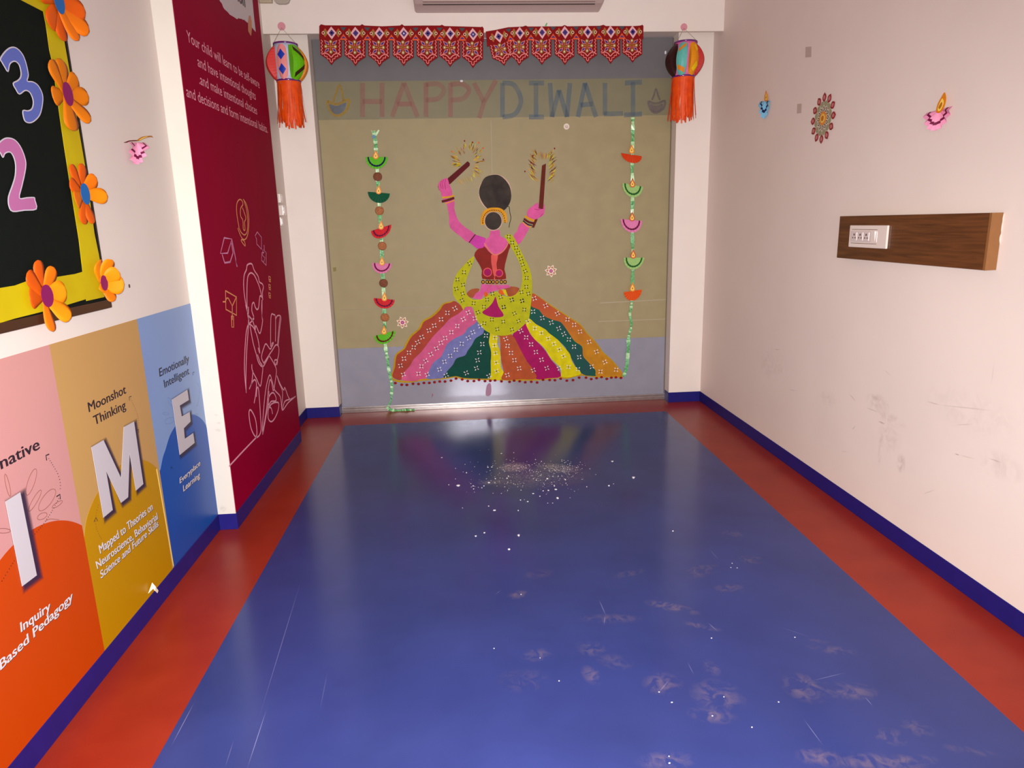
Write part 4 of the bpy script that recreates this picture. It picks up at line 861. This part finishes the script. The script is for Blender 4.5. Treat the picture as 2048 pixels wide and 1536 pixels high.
for k, p in enumerate(Bf((822, 312), (740, 360), (670, 432), (595, 500), (537, 553), (460, 627), (413, 683), (370, 740), (318, 797), (263, 863), (225, 940), (257, 1037), (968, 357), (915, 430), (848, 505), (783, 573), (715, 637), (667, 690), (620, 752), (558, 815), (503, 887), (455, 947), (423, 1028), (1040, 420), (1100, 505), (1020, 573), (970, 635), (897, 700), (832, 765), (770, 833), (707, 897), (652, 980), (518, 1037), (727, 1045), (1163, 610), (1123, 703), (1090, 795), (1070, 880), (1058, 968), (947, 1020), (1195, 1053), (1260, 632), (1256, 717), (1267, 803), (1275, 905), (1280, 1000), (1380, 647), (1400, 723), (1437, 800), (1475, 880), (1527, 970), (1398, 1043))
                      + Cf((325, 880), (203, 498), (255, 560), (303, 628), (350, 703), (405, 778), (457, 860), (577, 860), (275, 405), (340, 472), (403, 517), (470, 572), (525, 623), (578, 678), (618, 742), (667, 848), (760, 870), (323, 308), (412, 370), (500, 415), (573, 473), (622, 527), (672, 580), (722, 650), (773, 752), (895, 845), (335, 180), (445, 250), (560, 327), (658, 385), (723, 437), (780, 503), (870, 603), (940, 700), (1023, 800), (1133, 875), (980, 893))): motif(mw, p, 5, k)
for k, p in enumerate(Af((480, 1127), (430, 1205), (373, 1268), (422, 1315), (363, 1350), (418, 1393), (413, 1452), (515, 1477), (605, 1508), (633, 1445), (680, 1393), (752, 1423), (850, 1447), (940, 1455), (823, 893), (853, 945), (887, 990), (907, 1037), (930, 1087), (945, 1137), (968, 1195), (980, 1255), (977, 1333), (935, 1380), (995, 1393), (780, 1510))
                      + Bf((1075, 355), (1145, 475), (1228, 435), (1353, 457), (1287, 540), (1448, 543), (1520, 450), (1475, 367), (1583, 325), (1357, 298), (1560, 230), (1448, 220))): motif(mk, p, 5, k)
hd_me = None
for p in Bf((168, 1132), (238, 1150), (295, 1152), (362, 1140), (423, 1142), (482, 1130), (541, 1130), (598, 1122), (655, 1115), (714, 1115), (779, 1105), (835, 1082), (902, 1092), (963, 1110), (1031, 1110), (1087, 1097), (1152, 1110), (1210, 1107), (1262, 1102), (1333, 1113), (1422, 1118), (1472, 1105), (1533, 1112), (1594, 1123)) + Cf((305, 993), (362, 1000), (420, 973), (484, 976), (536, 978), (592, 963), (652, 982), (712, 977), (772, 953), (839, 953), (890, 967), (942, 957), (990, 948), (1042, 965), (1087, 953), (1131, 950), (1180, 955)):
    if hd_me is None:
        o = MB().disc((0, 0, 0), (0, -1, 0), (0, 0, 1), .0125, .0105, .003, Pm['dot'], 12).build('hem_dot', dn); hd_me = o.data; bpy.data.objects.remove(o)
        for v in hd_me.vertices: v.co = v.co + Vector(dn.location)
    o = bpy.data.objects.new('hem_dot', hd_me); C.objects.link(o); o.parent = dn; o.location = at(p, GLASS, .004) - Vector(dn.location)
random.seed(11)
spark_ms = [Pm['gold'], Pm['bgold'], Pm['dark'], Pm['yel'], Pm['gold'], Pm['fawn']]
def sparks(lab, strokes, dots):
    mb = MB()
    for a, b, m in strokes: mb.ribbon([at(a, GLASS, .004), at(((a[0] + b[0]) / 2, (a[1] + b[1]) / 2), GLASS, .004), at(b, GLASS, .004)], GLASS.n, lambda s: .001 + .0036 * math.sin(math.pi * s), .0005, m)
    for p, m in dots: mb.disc(at(p, GLASS, .004), GLASS.n, (0, 0, 1), .006, .007, .0005, m, 6)
    o = mb.build('sparks', dn); o['kind'] = 'stuff'; o['label'] = lab
st_ = []
for i in range(130):
    a = math.radians(random.uniform(-215, 75)); a_ = math.degrees(a)
    r0 = random.uniform(55, 125); r1 = r0 + random.uniform(25, 50); cx, cy = 460, 255
    if 95 < (a_ % 360) < 165: continue
    r0 += 30 * (-math.sin(a) > .6); r1 += 30 * (-math.sin(a) > .6)
    st_.append((Af((cx + r0 * math.cos(a), cy + r0 * math.sin(a)))[0], Af((cx + r1 * math.cos(a), cy + r1 * math.sin(a)))[0], random.choice(spark_ms)))
for x in (370, 385, 410, 430, 455): st_.append((Af((x, 370 + (430 - x) * .3))[0], Af((x + 35, 420 + (430 - x) * .3))[0], random.choice(spark_ms)))
sparks('gold strokes around the left stick', st_, [(p, Pm['orange'] if k % 2 else Pm['dot']) for k, p in enumerate(Af((435, 52), (560, 68), (505, 65), (322, 145), (600, 215), (598, 115)))])
st_ = []
for i in range(48):
    t_ = i / 47; x, y = (1094 - 30 * math.sin(t_ * 3) - random.uniform(-6, 22), 165 + 255 * t_)
    st_.append((Af((x - 12 + random.uniform(-22, 18), y - 6))[0], Af((x - 45 + random.uniform(-22, 18), y - 45))[0], random.choice(spark_ms)))
    x, y = (1158 + 25 * math.sin(t_ * 3) + random.uniform(-6, 18), 165 + 255 * t_)
    st_.append((Af((x + random.uniform(-14, 20), y))[0], Af((x + 35 + random.uniform(-14, 20), y - 38))[0], random.choice(spark_ms)))
for x in range(1095, 1180, 9): st_.append((Af((x, 215))[0], Af((x + (x - 1138) * .3, 165 - random.uniform(0, 25)))[0], random.choice(spark_ms)))
sparks('gold strokes around the right stick', st_, [(p, Pm['dot']) for p in Af((1035, 182), (965, 320), (1225, 118), (1018, 242))])

# ------------------------------------------------------------------ faint painted greeting on the film strip
def faint(name, col, a):
    m = bpy.data.materials.new(name); m.use_nodes = True; nt = m.node_tree; b = nt.nodes['Principled BSDF']; b.inputs['Base Color'].default_value = rgb(col); b.inputs['Roughness'].default_value = .6
    geo = nt.nodes.new('ShaderNodeNewGeometry'); nz = nt.nodes.new('ShaderNodeTexNoise'); nz.inputs['Scale'].default_value = 14; nz.inputs['Detail'].default_value = 6; nt.links.new(geo.outputs['Position'], nz.inputs['Vector'])
    mr = nt.nodes.new('ShaderNodeMapRange'); mr.inputs[1].default_value = .3; mr.inputs[2].default_value = .7; mr.inputs[3].default_value = a * .5; mr.inputs[4].default_value = a
    nt.links.new(nz.outputs['Fac'], mr.inputs[0]); nt.links.new(mr.outputs[0], b.inputs['Alpha']); return m
f_p, f_b, f_y, f_v, f_g = faint('wash_pink', (184, 112, 108), .24), faint('wash_blue', (104, 126, 144), .30), faint('wash_gold', (178, 142, 50), .6), faint('wash_violet', (120, 104, 116), .3), faint('wash_grey', (112, 116, 126), .8)
gr = thing('greeting_lettering', 'faint pink and blue hand painted HAPPY DIWALI lettering across the top of the glass', 'lettering', at((1000, 235), GLASS))
T0, T1 = 166, 234
def lt(m, *ls, wd=.034):
    mb = MB()
    for l in ls: mb.ribbon([at(p, GLASS, .0014) for p in (smooth(l, 5, False) if len(l) > 3 else l)], GLASS.n, wd, .0004, m)
    mb.build('letter', gr)
lt(f_p, [(725, T0), (725, T1)], [(764, T0), (764, T1)], [(725, 203), (764, 203)])
lt(f_p, [(784, T1), (808, T0)], [(808, T0), (835, T1)], [(794, 208), (824, 208)])
lt(f_p, [(852, T1), (852, T0)], [(852, T0 + 3), (875, 168), (888, 180), (876, 197), (852, 200)])
lt(f_p, [(901, T1), (901, T0)], [(901, T0 + 3), (925, 168), (938, 180), (926, 197), (901, 200)])
lt(f_p, [(948, T0), (968, 204)], [(992, T0 - 6), (968, 204), (958, T1 + 2)])
lt(f_b, [(1005, T0), (1005, T1)], [(1005, T0), (1028, 170), (1042, 200), (1030, 228), (1005, T1)])
lt(f_b, [(1072, T0), (1072, T1)], [(1058, T0), (1088, T0)], [(1058, T1), (1088, T1)])
lt(f_b, [(1100, T0), (1104, T1), (1118, 185)][:2], [(1104, T1), (1118, 180)], [(1118, 180), (1134, T1)], [(1134, T1), (1140, T0)])
lt(f_b, [(1156, T1), (1170, T0)], [(1170, T0), (1192, T1)], [(1161, 210), (1186, 208)])
lt(f_b, [(1210, T0), (1210, T1 - 4)], [(1208, T1 - 6), (1246, T1 - 7)])
lt(f_b, [(1266, T0 - 2), (1266, T1 - 2)], [(1250, T0), (1284, T0 - 2)], [(1248, T1 - 4), (1284, T1 - 6)])
D6 = fr(520, 0, 4.267)
def lamp_outline(pts_bowl, flame_pts, m1, m2):
    mb = MB(); mb.ribbon([at(p, GLASS, .0016) for p in smooth(pts_bowl, 4)], GLASS.n, .017, .0004, m1, closed=True); o = mb.build('painted_lamp', gr)
    mb2 = MB().ribbon([at(p, GLASS, .0016) for p in smooth(flame_pts, 4, False)], GLASS.n, .014, .0004, m1); mb2.build('painted_flame', gr)
    cut('painted_bowl', [((p[0] - pts_bowl[0][0]) * .78 + pts_bowl[0][0] + 3.5, (p[1] - 214) * .72 + 216) for p in pts_bowl], GLASS, .0013, m2, o, .0003, 3)
lamp_outline(D6((575, 865), (610, 880), (665, 888), (715, 865), (755, 850), (760, 880), (735, 945), (680, 985), (630, 980), (590, 930)), D6((625, 870), (650, 790), (680, 725), (700, 790), (712, 860)), f_y, f_g)
lamp_outline([(1297, 203), (1305, 206), (1312, 207), (1320, 205), (1330, 202), (1328, 215), (1320, 222), (1312, 225), (1304, 222), (1299, 214)], [(1304, 200), (1308, 190), (1312, 178), (1316, 190), (1320, 200)], f_v, f_v)

# ------------------------------------------------------------------ flower and button stickers on the glass
def star(c, lab, rot):
    p = at(c, GLASS, .003); t = thing('flower_sticker', lab, 'sticker', Vector(p), 'flower stickers on the glass'); n = GLASS.n
    cr, br, mg = mat('sticker_cream', (240, 214, 196), .4), mat('sticker_brown', (170, 96, 34), .4), mat('sticker_magenta', (158, 20, 110), .35)
    for k in range(7):
        a = rot + k * 2 * math.pi / 7; d = Vector((math.cos(a), 0, math.sin(a))); q = Vector((-math.sin(a), 0, math.cos(a)))
        mb = MB().prism([p + d * .008, p + d * .027 + q * .016, p + d * .05, p + d * .027 - q * .016], n, .002, cr)
        mb.prism([p + d * .018 + n * .0006, p + d * .028 + q * .009 + n * .0006, p + d * .040 + n * .0006, p + d * .028 - q * .009 + n * .0006], n, .001, br).build('petal', t)
    MB().disc(p + n * .001, n, (0, 0, 1), .019, .019, .002, cr, 16).disc(p + n * .0016, n, (0, 0, 1), .015, .015, .001, mg, 16).disc(p + n * .0024, n, (0, 0, 1), .006, .006, .001, mat('sticker_rose', (200, 90, 150), .3), 10).build('centre', t)
star((1102, 542), 'small cream flower sticker right of the painted dancer', .3)
star((805, 645), 'small cream flower sticker above the left end of the skirt', .1)
p = at((1133, 253), GLASS, .004)
t = thing('button_sticker', 'round white sticker with a small mark under the painted greeting', 'sticker', Vector(p))
MB().disc(p, GLASS.n, (0, 0, 1), .022, .022, .003, mat('button_cream', (224, 206, 194), .4), 20).build('disc', t)
line('mark', [[(1131.5, 251), (1131.8, 254.5), (1133, 255.5)], [(1134, 251), (1135, 254), (1134, 256)]], GLASS, .0046, .003, mat('button_mark', (120, 80, 60), .5), t)
for c, r, lab in (((563, 52.5), .026, 'pink dot sticker on the lintel above the left lantern'), ((1368, 54), .024, 'pink dot sticker on the lintel above the right lantern')):
    p = at(c, FASC, .0015)
    tag(MB().disc(p, FASC.n, (0, 0, 1), r, r, .0015, mat('dot_sticker', (212, 140, 155), .5), 20).build('dot_sticker', None, loc=p), lab, 'sticker', 'pink dot stickers on the lintel')
p = at((923, 162), GLASS, .004)
tag(MB().disc(p, GLASS.n, (0, 0, 1), .011, .007, .006, mat('stud_white', (235, 230, 240), .15, .8), 12).build('glass_stud', None, loc=p), 'tiny shiny stud on the glass under the left toran', 'stud')
p = at((1331, 105), GLASS, .004)
tag(MB().disc(p, GLASS.n, (0, 0, 1), .007, .012, .006, mat('stud_white', (235, 230, 240), .15, .8), 12).build('glass_stud', None, loc=p), 'tiny shiny stud on the glass beside the right lantern', 'stud')

# ------------------------------------------------------------------ embroidered torans on the lintel
tr_red, tr_dark = mat('toran_red', (140, 8, 14), .75, .2, var=.25, scale=60, bump=.3, bscale=300), mat('toran_hem', (118, 4, 10), .8, .2)
tr_pink, tr_rose, tr_pur = mat('thread_pink', (228, 132, 128), .6), mat('thread_mauve', (226, 170, 175), .6), mat('thread_purple', (56, 20, 112), .6)
tr_ol, tr_or, tr_te, tr_wh, tr_cr, tr_go = mat('thread_olive', (128, 104, 24), .6), mat('thread_orange', (214, 74, 10), .6), mat('thread_teal', (46, 62, 70), .6), mat('mirror_white', (225, 222, 235), .15, .8), mat('thread_cream', (236, 200, 170), .6), mat('thread_gold', (176, 112, 16), .5)
def toran(lab, cs, top, x0, x1, off):
    t = thing('toran', lab, 'wall hanging', at((cs[0][0], 81), FASC, off), 'red embroidered torans')
    bot = [(c[0], c[2]) for c in cs]
    band_pts = top + [(x1, cs[-1][2]), ] + [(c[0], c[2]) for c in reversed(cs)] + [(x0, cs[0][2] + cs[0][4])]
    bd = cut('band', band_pts, FASC, off, tr_red, t, .003)
    for (cx, tip, yb_, rot, sk) in cs:
        ca, sa = math.cos(rot), math.sin(rot); sy = (tip - yb_) / 50.0; sx_ = .94 if len(cs) and cs[0][0] > 900 else 1.0
        def q(x, y): x = (x - 400) / 12.05 * sx_; y = (y - 480) / 12.05 * (sy if y > 480 else 1.0); return (cx + x * ca - y * sa, yb_ + x * sa + y * ca)
        Q = lambda *p: [q(*k) for k in p]
        fl = cut('flap', Q((120, 440), (130, 830), (300, 950), (395, 1085), (470, 980), (640, 870), (640, 440)), FASC, off + .001, tr_red, t, .003)
        mb = MB(); A = lambda pts, o: [at(p, FASC, off + .001 + o) for p in pts]
        def R(ls, w_, m, o=.0012): mb.ribbon(A(ls, o), FASC.n, w_, .0006, m)
        for xs in ((150, 185), (575, 608)):
            R(Q(*[(xs[k % 2], 475 + k * 41) for k in range(9)]), .0048, tr_pink)
        R(smooth(Q((165, 825), (240, 798), (330, 830), (393, 895), (450, 835), (540, 798), (620, 850)), 3, False), .0058, tr_pink)
        R(Q((220, 830), (250, 880), (290, 870), (300, 930), (360, 935), (375, 1000), (400, 1018), (422, 1000), (430, 935), (480, 930), (490, 880), (545, 880), (550, 830)), .0045, tr_pink)
        for dx, dy in ((-1, -1), (1, -1), (-1, 1), (1, 1)):
            c = (380, 638); e = (c[0] + dx * 150, c[1] + dy * 148); mx_, my_ = (c[0] + e[0]) / 2 + dx * 15, (c[1] + e[1]) / 2 + dy * 15
            for s_, m, o in ((1.0, tr_pink, .0012), (.7, tr_pur, .0018)):
                mb.prism(A(Q((mx_ - dx * 62 * s_, my_ - dy * 62 * s_), (mx_ - dx * 22 * s_ * 0 + 30 * s_ * dy, my_ - 30 * s_ * dx), (mx_ + dx * 68 * s_, my_ + dy * 68 * s_), (mx_ - 30 * s_ * dy, my_ + 30 * s_ * dx)), o), FASC.n, .0006, m)
        for p in ((378, 520), (492, 640), (262, 635), (384, 768)):
            R(Q((380, 638), p), .006, tr_go, .0015)
            mb.disc(at(q(*p), FASC, off + .0022), FASC.n, (0, 0, 1), .0125, .0125, .0006, tr_ol, 8).disc(at(q(*p), FASC, off + .003), FASC.n, (0, 0, 1), .0055, .0065, .0006, tr_cr, 6)
        mb.build('embroidery', fl)
        mb = MB()
        for side in (-1, 1):
            cxx = 405 + side * 160
            mb.prism(A(Q((cxx, 195), (cxx + 70, 305), (cxx, 420), (cxx - 70, 305)), .0), FASC.n, .0006, tr_or).prism(A(Q((cxx, 212), (cxx + 58, 305), (cxx, 402), (cxx - 58, 305)), .0006), FASC.n, .0006, tr_ol)
            c = at(q(400 + side * 200, 308), FASC, off + .0022); mb.disc(c, FASC.n, (0, 0, 1), .010, .010, .0006, tr_cr, 10).disc(c + FASC.n * .0005, FASC.n, (0, 0, 1), .0062, .0062, .0006, tr_dark, 8)
        if cx != cs[-1][0]: mb.prism(A(Q((610, 172), (755, 172), (685, 262)), .0006), FASC.n, .0006, tr_te)
        if cx != cs[-1][0]: mb.prism(A(Q((685, 335), (790, 478), (590, 478)), .0006), FASC.n, .0006, tr_or).prism(A(Q((685, 385), (745, 440), (635, 440)), .0014), FASC.n, .0006, tr_pur)
        mb.build('embroidery', bd)
        mb = MB(); mb.prism(A(Q((390, 155), (520, 308), (408, 465), (283, 302)), .0018), FASC.n, .0008, tr_rose).prism(A(Q((400, 228), (472, 306), (405, 392), (333, 310)), .0026), FASC.n, .0008, tr_pur)
        mb.disc(at(q(402, 308), FASC, off + .0036), FASC.n, (0, 0, 1), .0055, .0055, .0006, tr_wh, 8).build('diamond_patch', bd)
    return t
toran('red embroidered toran on the left half of the lintel, straight', [(663, 130, 80, 0, 0), (711, 132, 80.5, 0, 0), (759, 133.5, 81, 0, 0), (807.5, 132, 81, 0, 0), (855.5, 133, 81, 0, 0), (900.5, 133.6, 81.5, 0, 0), (946, 136, 83, 0, 0)],
      [(638.5, 52), (642, 48.5), (650, 50.5), (720, 51), (724, 48.3), (729, 51), (765, 52.5), (800, 51), (804, 48.3), (808, 51.5), (850, 51), (880, 51), (884, 49.5), (889, 52), (930, 53), (962, 54), (965, 53), (967.5, 57)], 638.5, 967.5, .004)
toran('red embroidered toran on the right half of the lintel, its left end sagging', [(1000, 132, 87, -.20, 6), (1039.5, 131, 80.5, .02, 0), (1084, 129.5, 79, 0, 0), (1130, 130, 79, 0, 0), (1175.5, 127, 78.5, 0, 0), (1221.5, 127.5, 78, 0, 0), (1265.5, 125, 78, 0, 0)],
      [(971.5, 63), (990, 60), (1016, 54.5), (1046, 53), (1051, 51), (1056, 53), (1124, 52.5), (1129, 50), (1135, 52.5), (1200, 51.5), (1207, 49.5), (1212, 52), (1270, 52), (1281, 51), (1285, 49.5), (1287, 52)], 974, 1286.5, .004)
cut('garland_tip', [(1089, 52), (1093, 46), (1095, 45.5), (1093, 52.5)], FASC, .002, rib_m, lint, .001)

# ------------------------------------------------------------------ paper lanterns
def lantern(lab, cx, ztop, zbot, ly, core_m, leaves, tilt, seed, sticker):
    x = at((cx, 125), Pl(1, ly, -1)).x; base = Vector((x, ly, zbot)); t = thing('paper_lantern', lab, 'lantern', base, 'hanging paper lanterns')
    H_ = ztop - zbot; r0 = .075
    def pos(rad, a, tt): return base + Vector((rad * math.sin(a) + tilt * tt * H_, -rad * math.cos(a), tt * H_))
    MB().grid([[pos(r0, 2 * math.pi * i / 32, tt) for i in range(32)] for tt in (0, .25, .5, .75, 1)], core_m, closed=True).build('core', t, smooth_=True, solid=.0008)
    pm = mat('purple_foil', (96, 0, 110), .2, .8, coat=.5)
    for tt, lab2 in ((.0, 0), (.955, 1)):
        MB().grid([[pos(r0 + .003, 2 * math.pi * i / 32, tt + d) for i in range(32)] for d in (0, .045)], pm, closed=True).build('foil_ring', t, smooth_=True, solid=.001)
    for a0, hw, m, decos, bul in leaves:
        a0 = math.radians(a0)
        def lp(s, tt, up=0): 
            ww = hw * (.35 + .65 * math.sin(math.pi * (.12 + .76 * tt)))
            rad = r0 + .004 + bul * math.sin(math.pi * tt) ** .85 + up
            off = s * ww
            c = pos(0, 0, .03 + tt * .9)
            return c + Vector((math.sin(a0), -math.cos(a0), 0)) * (rad - .012 * s * s) + Vector((math.cos(a0), math.sin(a0), 0)) * off
        lf = MB().grid([[lp(s, tt) for s in (-1, -.5, 0, .5, 1)] for tt in [i / 12 for i in range(13)]], m)
        for sd in (-1, 1): lf.grid([[lp(sd, i / 12), pos(0, 0, .03 + i / 12 * .9) + Vector((math.sin(a0), -math.cos(a0), 0)) * (r0 - .012) + Vector((math.cos(a0), math.sin(a0), 0)) * (sd * hw * .8)] for i in range(13)], m)
        lf = lf.build('leaf', t, solid=.0008)
        for dm, quads in decos:
            mb = MB()
            for qd in quads:
                # subdivide each quad along its length so that it follows the bulge
                (s0, t0), (s1, t1), (s2, t2), (s3, t3) = qd; rows = []
                for i in range(7):
                    f = i / 6; rows.append([lp(s0 + (s3 - s0) * f, t0 + (t3 - t0) * f, .0025), lp(s1 + (s2 - s1) * f, t1 + (t2 - t1) * f, .0025)])
                mb.grid(rows, dm)
            mb.build('leaf_patch', lf, solid=.0005)
    random.seed(seed); mb = MB(); om = mat('orange_crepe', (236, 84, 10), .45, .4, col2=(218, 64, 4), scale=30)
    for i in range(76):
        a = 2 * math.pi * i / 76 + random.uniform(-.05, .05); L = .272 + random.uniform(-.035, .015); sw = random.uniform(-.02, .02); P = []
        spread = random.uniform(.85, 1.25)
        for k in range(6):
            s = k / 5; P.append(base + Vector((math.sin(a) * r0 * (1 + (spread - 1) * s) + sw * s * s + tilt * -.3 * s * .2, -math.cos(a) * r0 * (1 + (spread - 1) * s), .004 - L * s)))
        mb.ribbon(P, Vector((math.sin(a), -math.cos(a), .001)), .0105, .0004, om)
    o = mb.build('tassel_fringe', t); o['kind'] = 'stuff'
    sp_ = at(sticker, FASC, .003); mb = MB(); sm = mat('thread_grey', (170, 155, 145), .6)
    for a in (-1.2, 1.2):
        e = pos(r0, a, 1.0); d = (e - sp_); mb.ribbon([sp_, sp_ + d * .5, e], d.cross(Vector((0, 0, 1))).cross(d), .0016, .0016, sm)
    mb.build('hanging_thread', t)
k = {n: mat('lantern_' + n, c, .5, .3, var=.08, scale=30) for n, c in dict(red=(214, 50, 46), pink=(232, 140, 140), blue=(14, 50, 170), green=(100, 186, 6), brown=(52, 26, 10), orange=(222, 130, 20), lilac=(190, 196, 225), teal=(96, 180, 170), yellow=(232, 190, 0), darkbrown=(48, 16, 16), rose=(222, 110, 170), amber=(225, 140, 10), crimson=(190, 40, 40)).items()}
dia = lambda c, h, s_=.75: ((0, c - h), (s_, c), (0, c + h), (-s_, c))
lantern('paper lantern left of the door with a pink leaf of two blue diamonds', 574, 2.628, 2.394, -.34, k['lilac'],
        [(-10, .036, k['pink'], [(k['blue'], [dia(.28, .16), dia(.70, .16)])], .012), (-80, .04, k['red'], [], .055), (52, .045, k['green'], [(k['brown'], [((-.7, .82), (-.7, .95), (1, .68), (1, .55)), ((-.7, .18), (-.7, .05), (1, .32), (1, .45))])], .05),
         (105, .04, k['orange'], [], .055), (165, .04, k['teal'], [], .05), (-140, .04, k['yellow'], [], .05)], 0.0, 5, (563, 55))
lantern('paper lantern right of the door with teal, yellow and red leaves', 1367, 2.622, 2.394, -.34, k['rose'],
        [(-28, .036, k['teal'], [(k['orange'], [((-.8, .80), (-.8, .70), (.8, .88), (.8, .98)), ((-.8, .32), (-.8, .18), (.8, .06), (.8, .2))])], .03), (28, .036, k['amber'], [(k['yellow'], [((0, .70), (.8, .78), (.5, .95), (-.4, .9)), ((-.8, .2), (-.2, .1), (.8, .3), (.1, .42))])], .03),
         (-82, .04, k['darkbrown'], [], .055), (86, .04, k['crimson'], [], .055), (-140, .04, k['lilac'], [], .05), (150, .04, k['green'], [], .05)], .05, 8, (1368, 56))

# ------------------------------------------------------------------ air conditioner and small boxes on the lintel
ac_m, ac_d = mat('ac_plastic', (196, 176, 172), .45), mat('ac_gap', (50, 34, 30), .6)
ac = thing('air_conditioner', 'grey white split air conditioner on the lintel above the torans', 'air conditioner', (-1.51, -.1894, 2.85))
prof = [(-.1894, 2.850), (-.235, 2.852), (-.34, 2.864), (-.385, 2.885), (-.398, 2.94), (-.398, 3.10), (-.37, 3.135), (-.1894, 3.14)]
AX0, AX1 = -2.142, -.881
mb = MB(); rows = []
for x, ins in ((AX0, .012), (AX0 + .006, .003), (AX0 + .016, 0), (AX1 - .016, 0), (AX1 - .006, .003), (AX1, .012)):
    rows.append([Vector((x, y + (ins if y < -.2 else 0), z + (ins if z < 3 else -ins))) for y, z in prof])
mb.grid(rows, ac_m); mb.face(rows[0], ac_m); mb.face(list(reversed(rows[-1])), ac_m)
mb.build('body', ac)
MB().box(AX0 + .06, -.335, 2.8575, AX1 - .06, -.332, 2.8640, ac_d).build('outlet_gap', ac)
MB().box(AX0 + .062, -.385, 2.868, AX1 - .062, -.336, 2.874, mat('ac_flap', (186, 166, 160), .4)).build('louver_flap', ac, bevel=.002)
jb = at((565, 8), FASC); t = thing('junction_box', 'small grey rounded box at the top left of the lintel', 'box', Vector(jb))
jm = mat('junction_plastic', (176, 164, 152), .5)
zz = at((565, 10), FASC).z; xa, xb2 = at((549, 4), FASC).x, at((582, 4), FASC).x
MB().prism([Vector((x, -.1894 - .03, z)) for x, z in ((xa, zz + .16), (xa, zz + .03), (xa + .012, zz + .008), (xa + .03, zz), (xb2 - .03, zz), (xb2 - .012, zz + .008), (xb2, zz + .03), (xb2, zz + .16))], (0, -1, 0), .03, jm).build('box_body', t, bevel=.004)
MB().prism([Vector((x, -.1894 - .045, z)) for x, z in ((xa + .02, zz + .15), (xa + .024, zz + .045), (xa + .04, zz + .028), (xb2 - .04, zz + .028), (xb2 - .024, zz + .045), (xb2 - .02, zz + .15))], (0, -1, 0), .015, mat('junction_dark', (140, 132, 120), .5)).build('cover', t, bevel=.006)
for x in (xa + .01, xb2 - .016): MB().disc((x, -.2205, zz + .035), (0, -1, 0), (0, 0, 1), .004, .004, .001, ac_d, 8).build('screw', t)
zc_ = at((535, 7.5), FASC).z; x0_, x1_ = XL + .003, at((546, 4), FASC).x
MB().box(x0_, -.225, zc_, x1_, -.1894, zc_ + .12, mat('trunking_beige', (190, 172, 148), .5)).box(x0_, -.230, zc_ + .012, x1_, -.225, zc_ + .022, mat('trunking_beige', (190, 172, 148), .5))
tk = thing('cable_trunking', 'beige cable trunking in the top left corner of the lintel', 'trunking', (x0_, -.1894, zc_))
tm = mat('trunking_beige', (190, 172, 148), .5)
MB().box(x0_, -.222, zc_, x1_, -.1894, zc_ + .13, tm).build('channel', tk, bevel=.003)
MB().box(x0_, -.226, zc_ + .010, x1_ - .002, -.222, zc_ + .016, tm).box(x0_, -.226, zc_ + .03, x1_ - .002, -.222, zc_ + .036, tm).build('cover_ridge', tk)

# ------------------------------------------------------------------ crumbs on the floor
random.seed(21); mb = MB(); cw_ = mat('crumb_white', (236, 230, 236), .6)
def crumb(p, r):
    c = at(p, FLOOR); a = random.uniform(0, 3.1); e = random.uniform(.6, 1.4)
    P = [c + Vector((math.cos(a + t) * r * e * random.uniform(.7, 1.2), math.sin(a + t) * r * random.uniform(.7, 1.2), .0012 + r * .5)) for t in (0, 1.25, 2.5, 3.8, 5)]
    mb.prism(P, (0, 0, 1), r * .5, cw_)
kz = fr(870, 860, 4.267)
for p, r in [((200, 478), .009), ((268, 367), .006), ((615, 414), .006), ((865, 430), .005), ((958, 418), .006), ((1112, 427), .006), ((1045, 585), .009), ((1030, 510), .006), ((895, 568), .005), ((1693, 410), .010), ((1514, 270), .006),
             ((508, 688), .0055), ((711, 690), .005), ((715, 903), .008), ((632, 1022), .006), ((348, 908), .005), ((420, 880), .004), ((620, 518), .004), ((730, 600), .004), ((792, 613), .004), ((838, 545), .004), ((923, 522), .004), ((460, 452), .006), ((400, 496), .005),
             ((417, 480), .004), ((325, 480), .004), ((330, 505), .004), ((118, 470), .004), ((175, 420), .004), ((175, 330), .003), ((58, 238), .004), ((567, 203), .004), ((673, 196), .004), ((1295, 487), .004), ((1483, 478), .006), ((1523, 462), .003), ((1190, 525), .003),
             ((452, 320), .004), ((485, 318), .004), ((515, 418), .005), ((235, 668), .003), ((458, 652), .004), ((2030, 865), .004), ((1018, 480), .006), ((967, 518), .005), ((908, 270), .004), ((858, 255), .004)]: crumb(kz(p)[0], r)
for i in range(330):
    cx, cy, sx1, sy1 = random.choice([(1030, 935, 22, 8), (1118, 938, 30, 9), (1000, 950, 45, 20), (1080, 955, 60, 22), (1120, 950, 30, 12)])
    crumb((random.gauss(cx, sx1), random.gauss(cy, sy1)), random.uniform(.0010, .0026))
for p, r in [(fp((x, y))[0], .0022) for x, y in ((1245, 42), (410, 840), (120, 780), (1490, 715), (2015, 710), (1745, 1277), (1912, 1118), (1620, 243), (1612, 270), (1652, 272), (530, 985), (1160, 1055), (1240, 1120), (1568, 1085), (1495, 1205), (1225, 1503), (1222, 1460), (290, 440))]: crumb(p, r)
tag(mb.build('white_crumbs', None, loc=at((1050, 950), FLOOR)), 'scattered white paint crumbs on the blue floor', 'crumbs', kind='stuff')
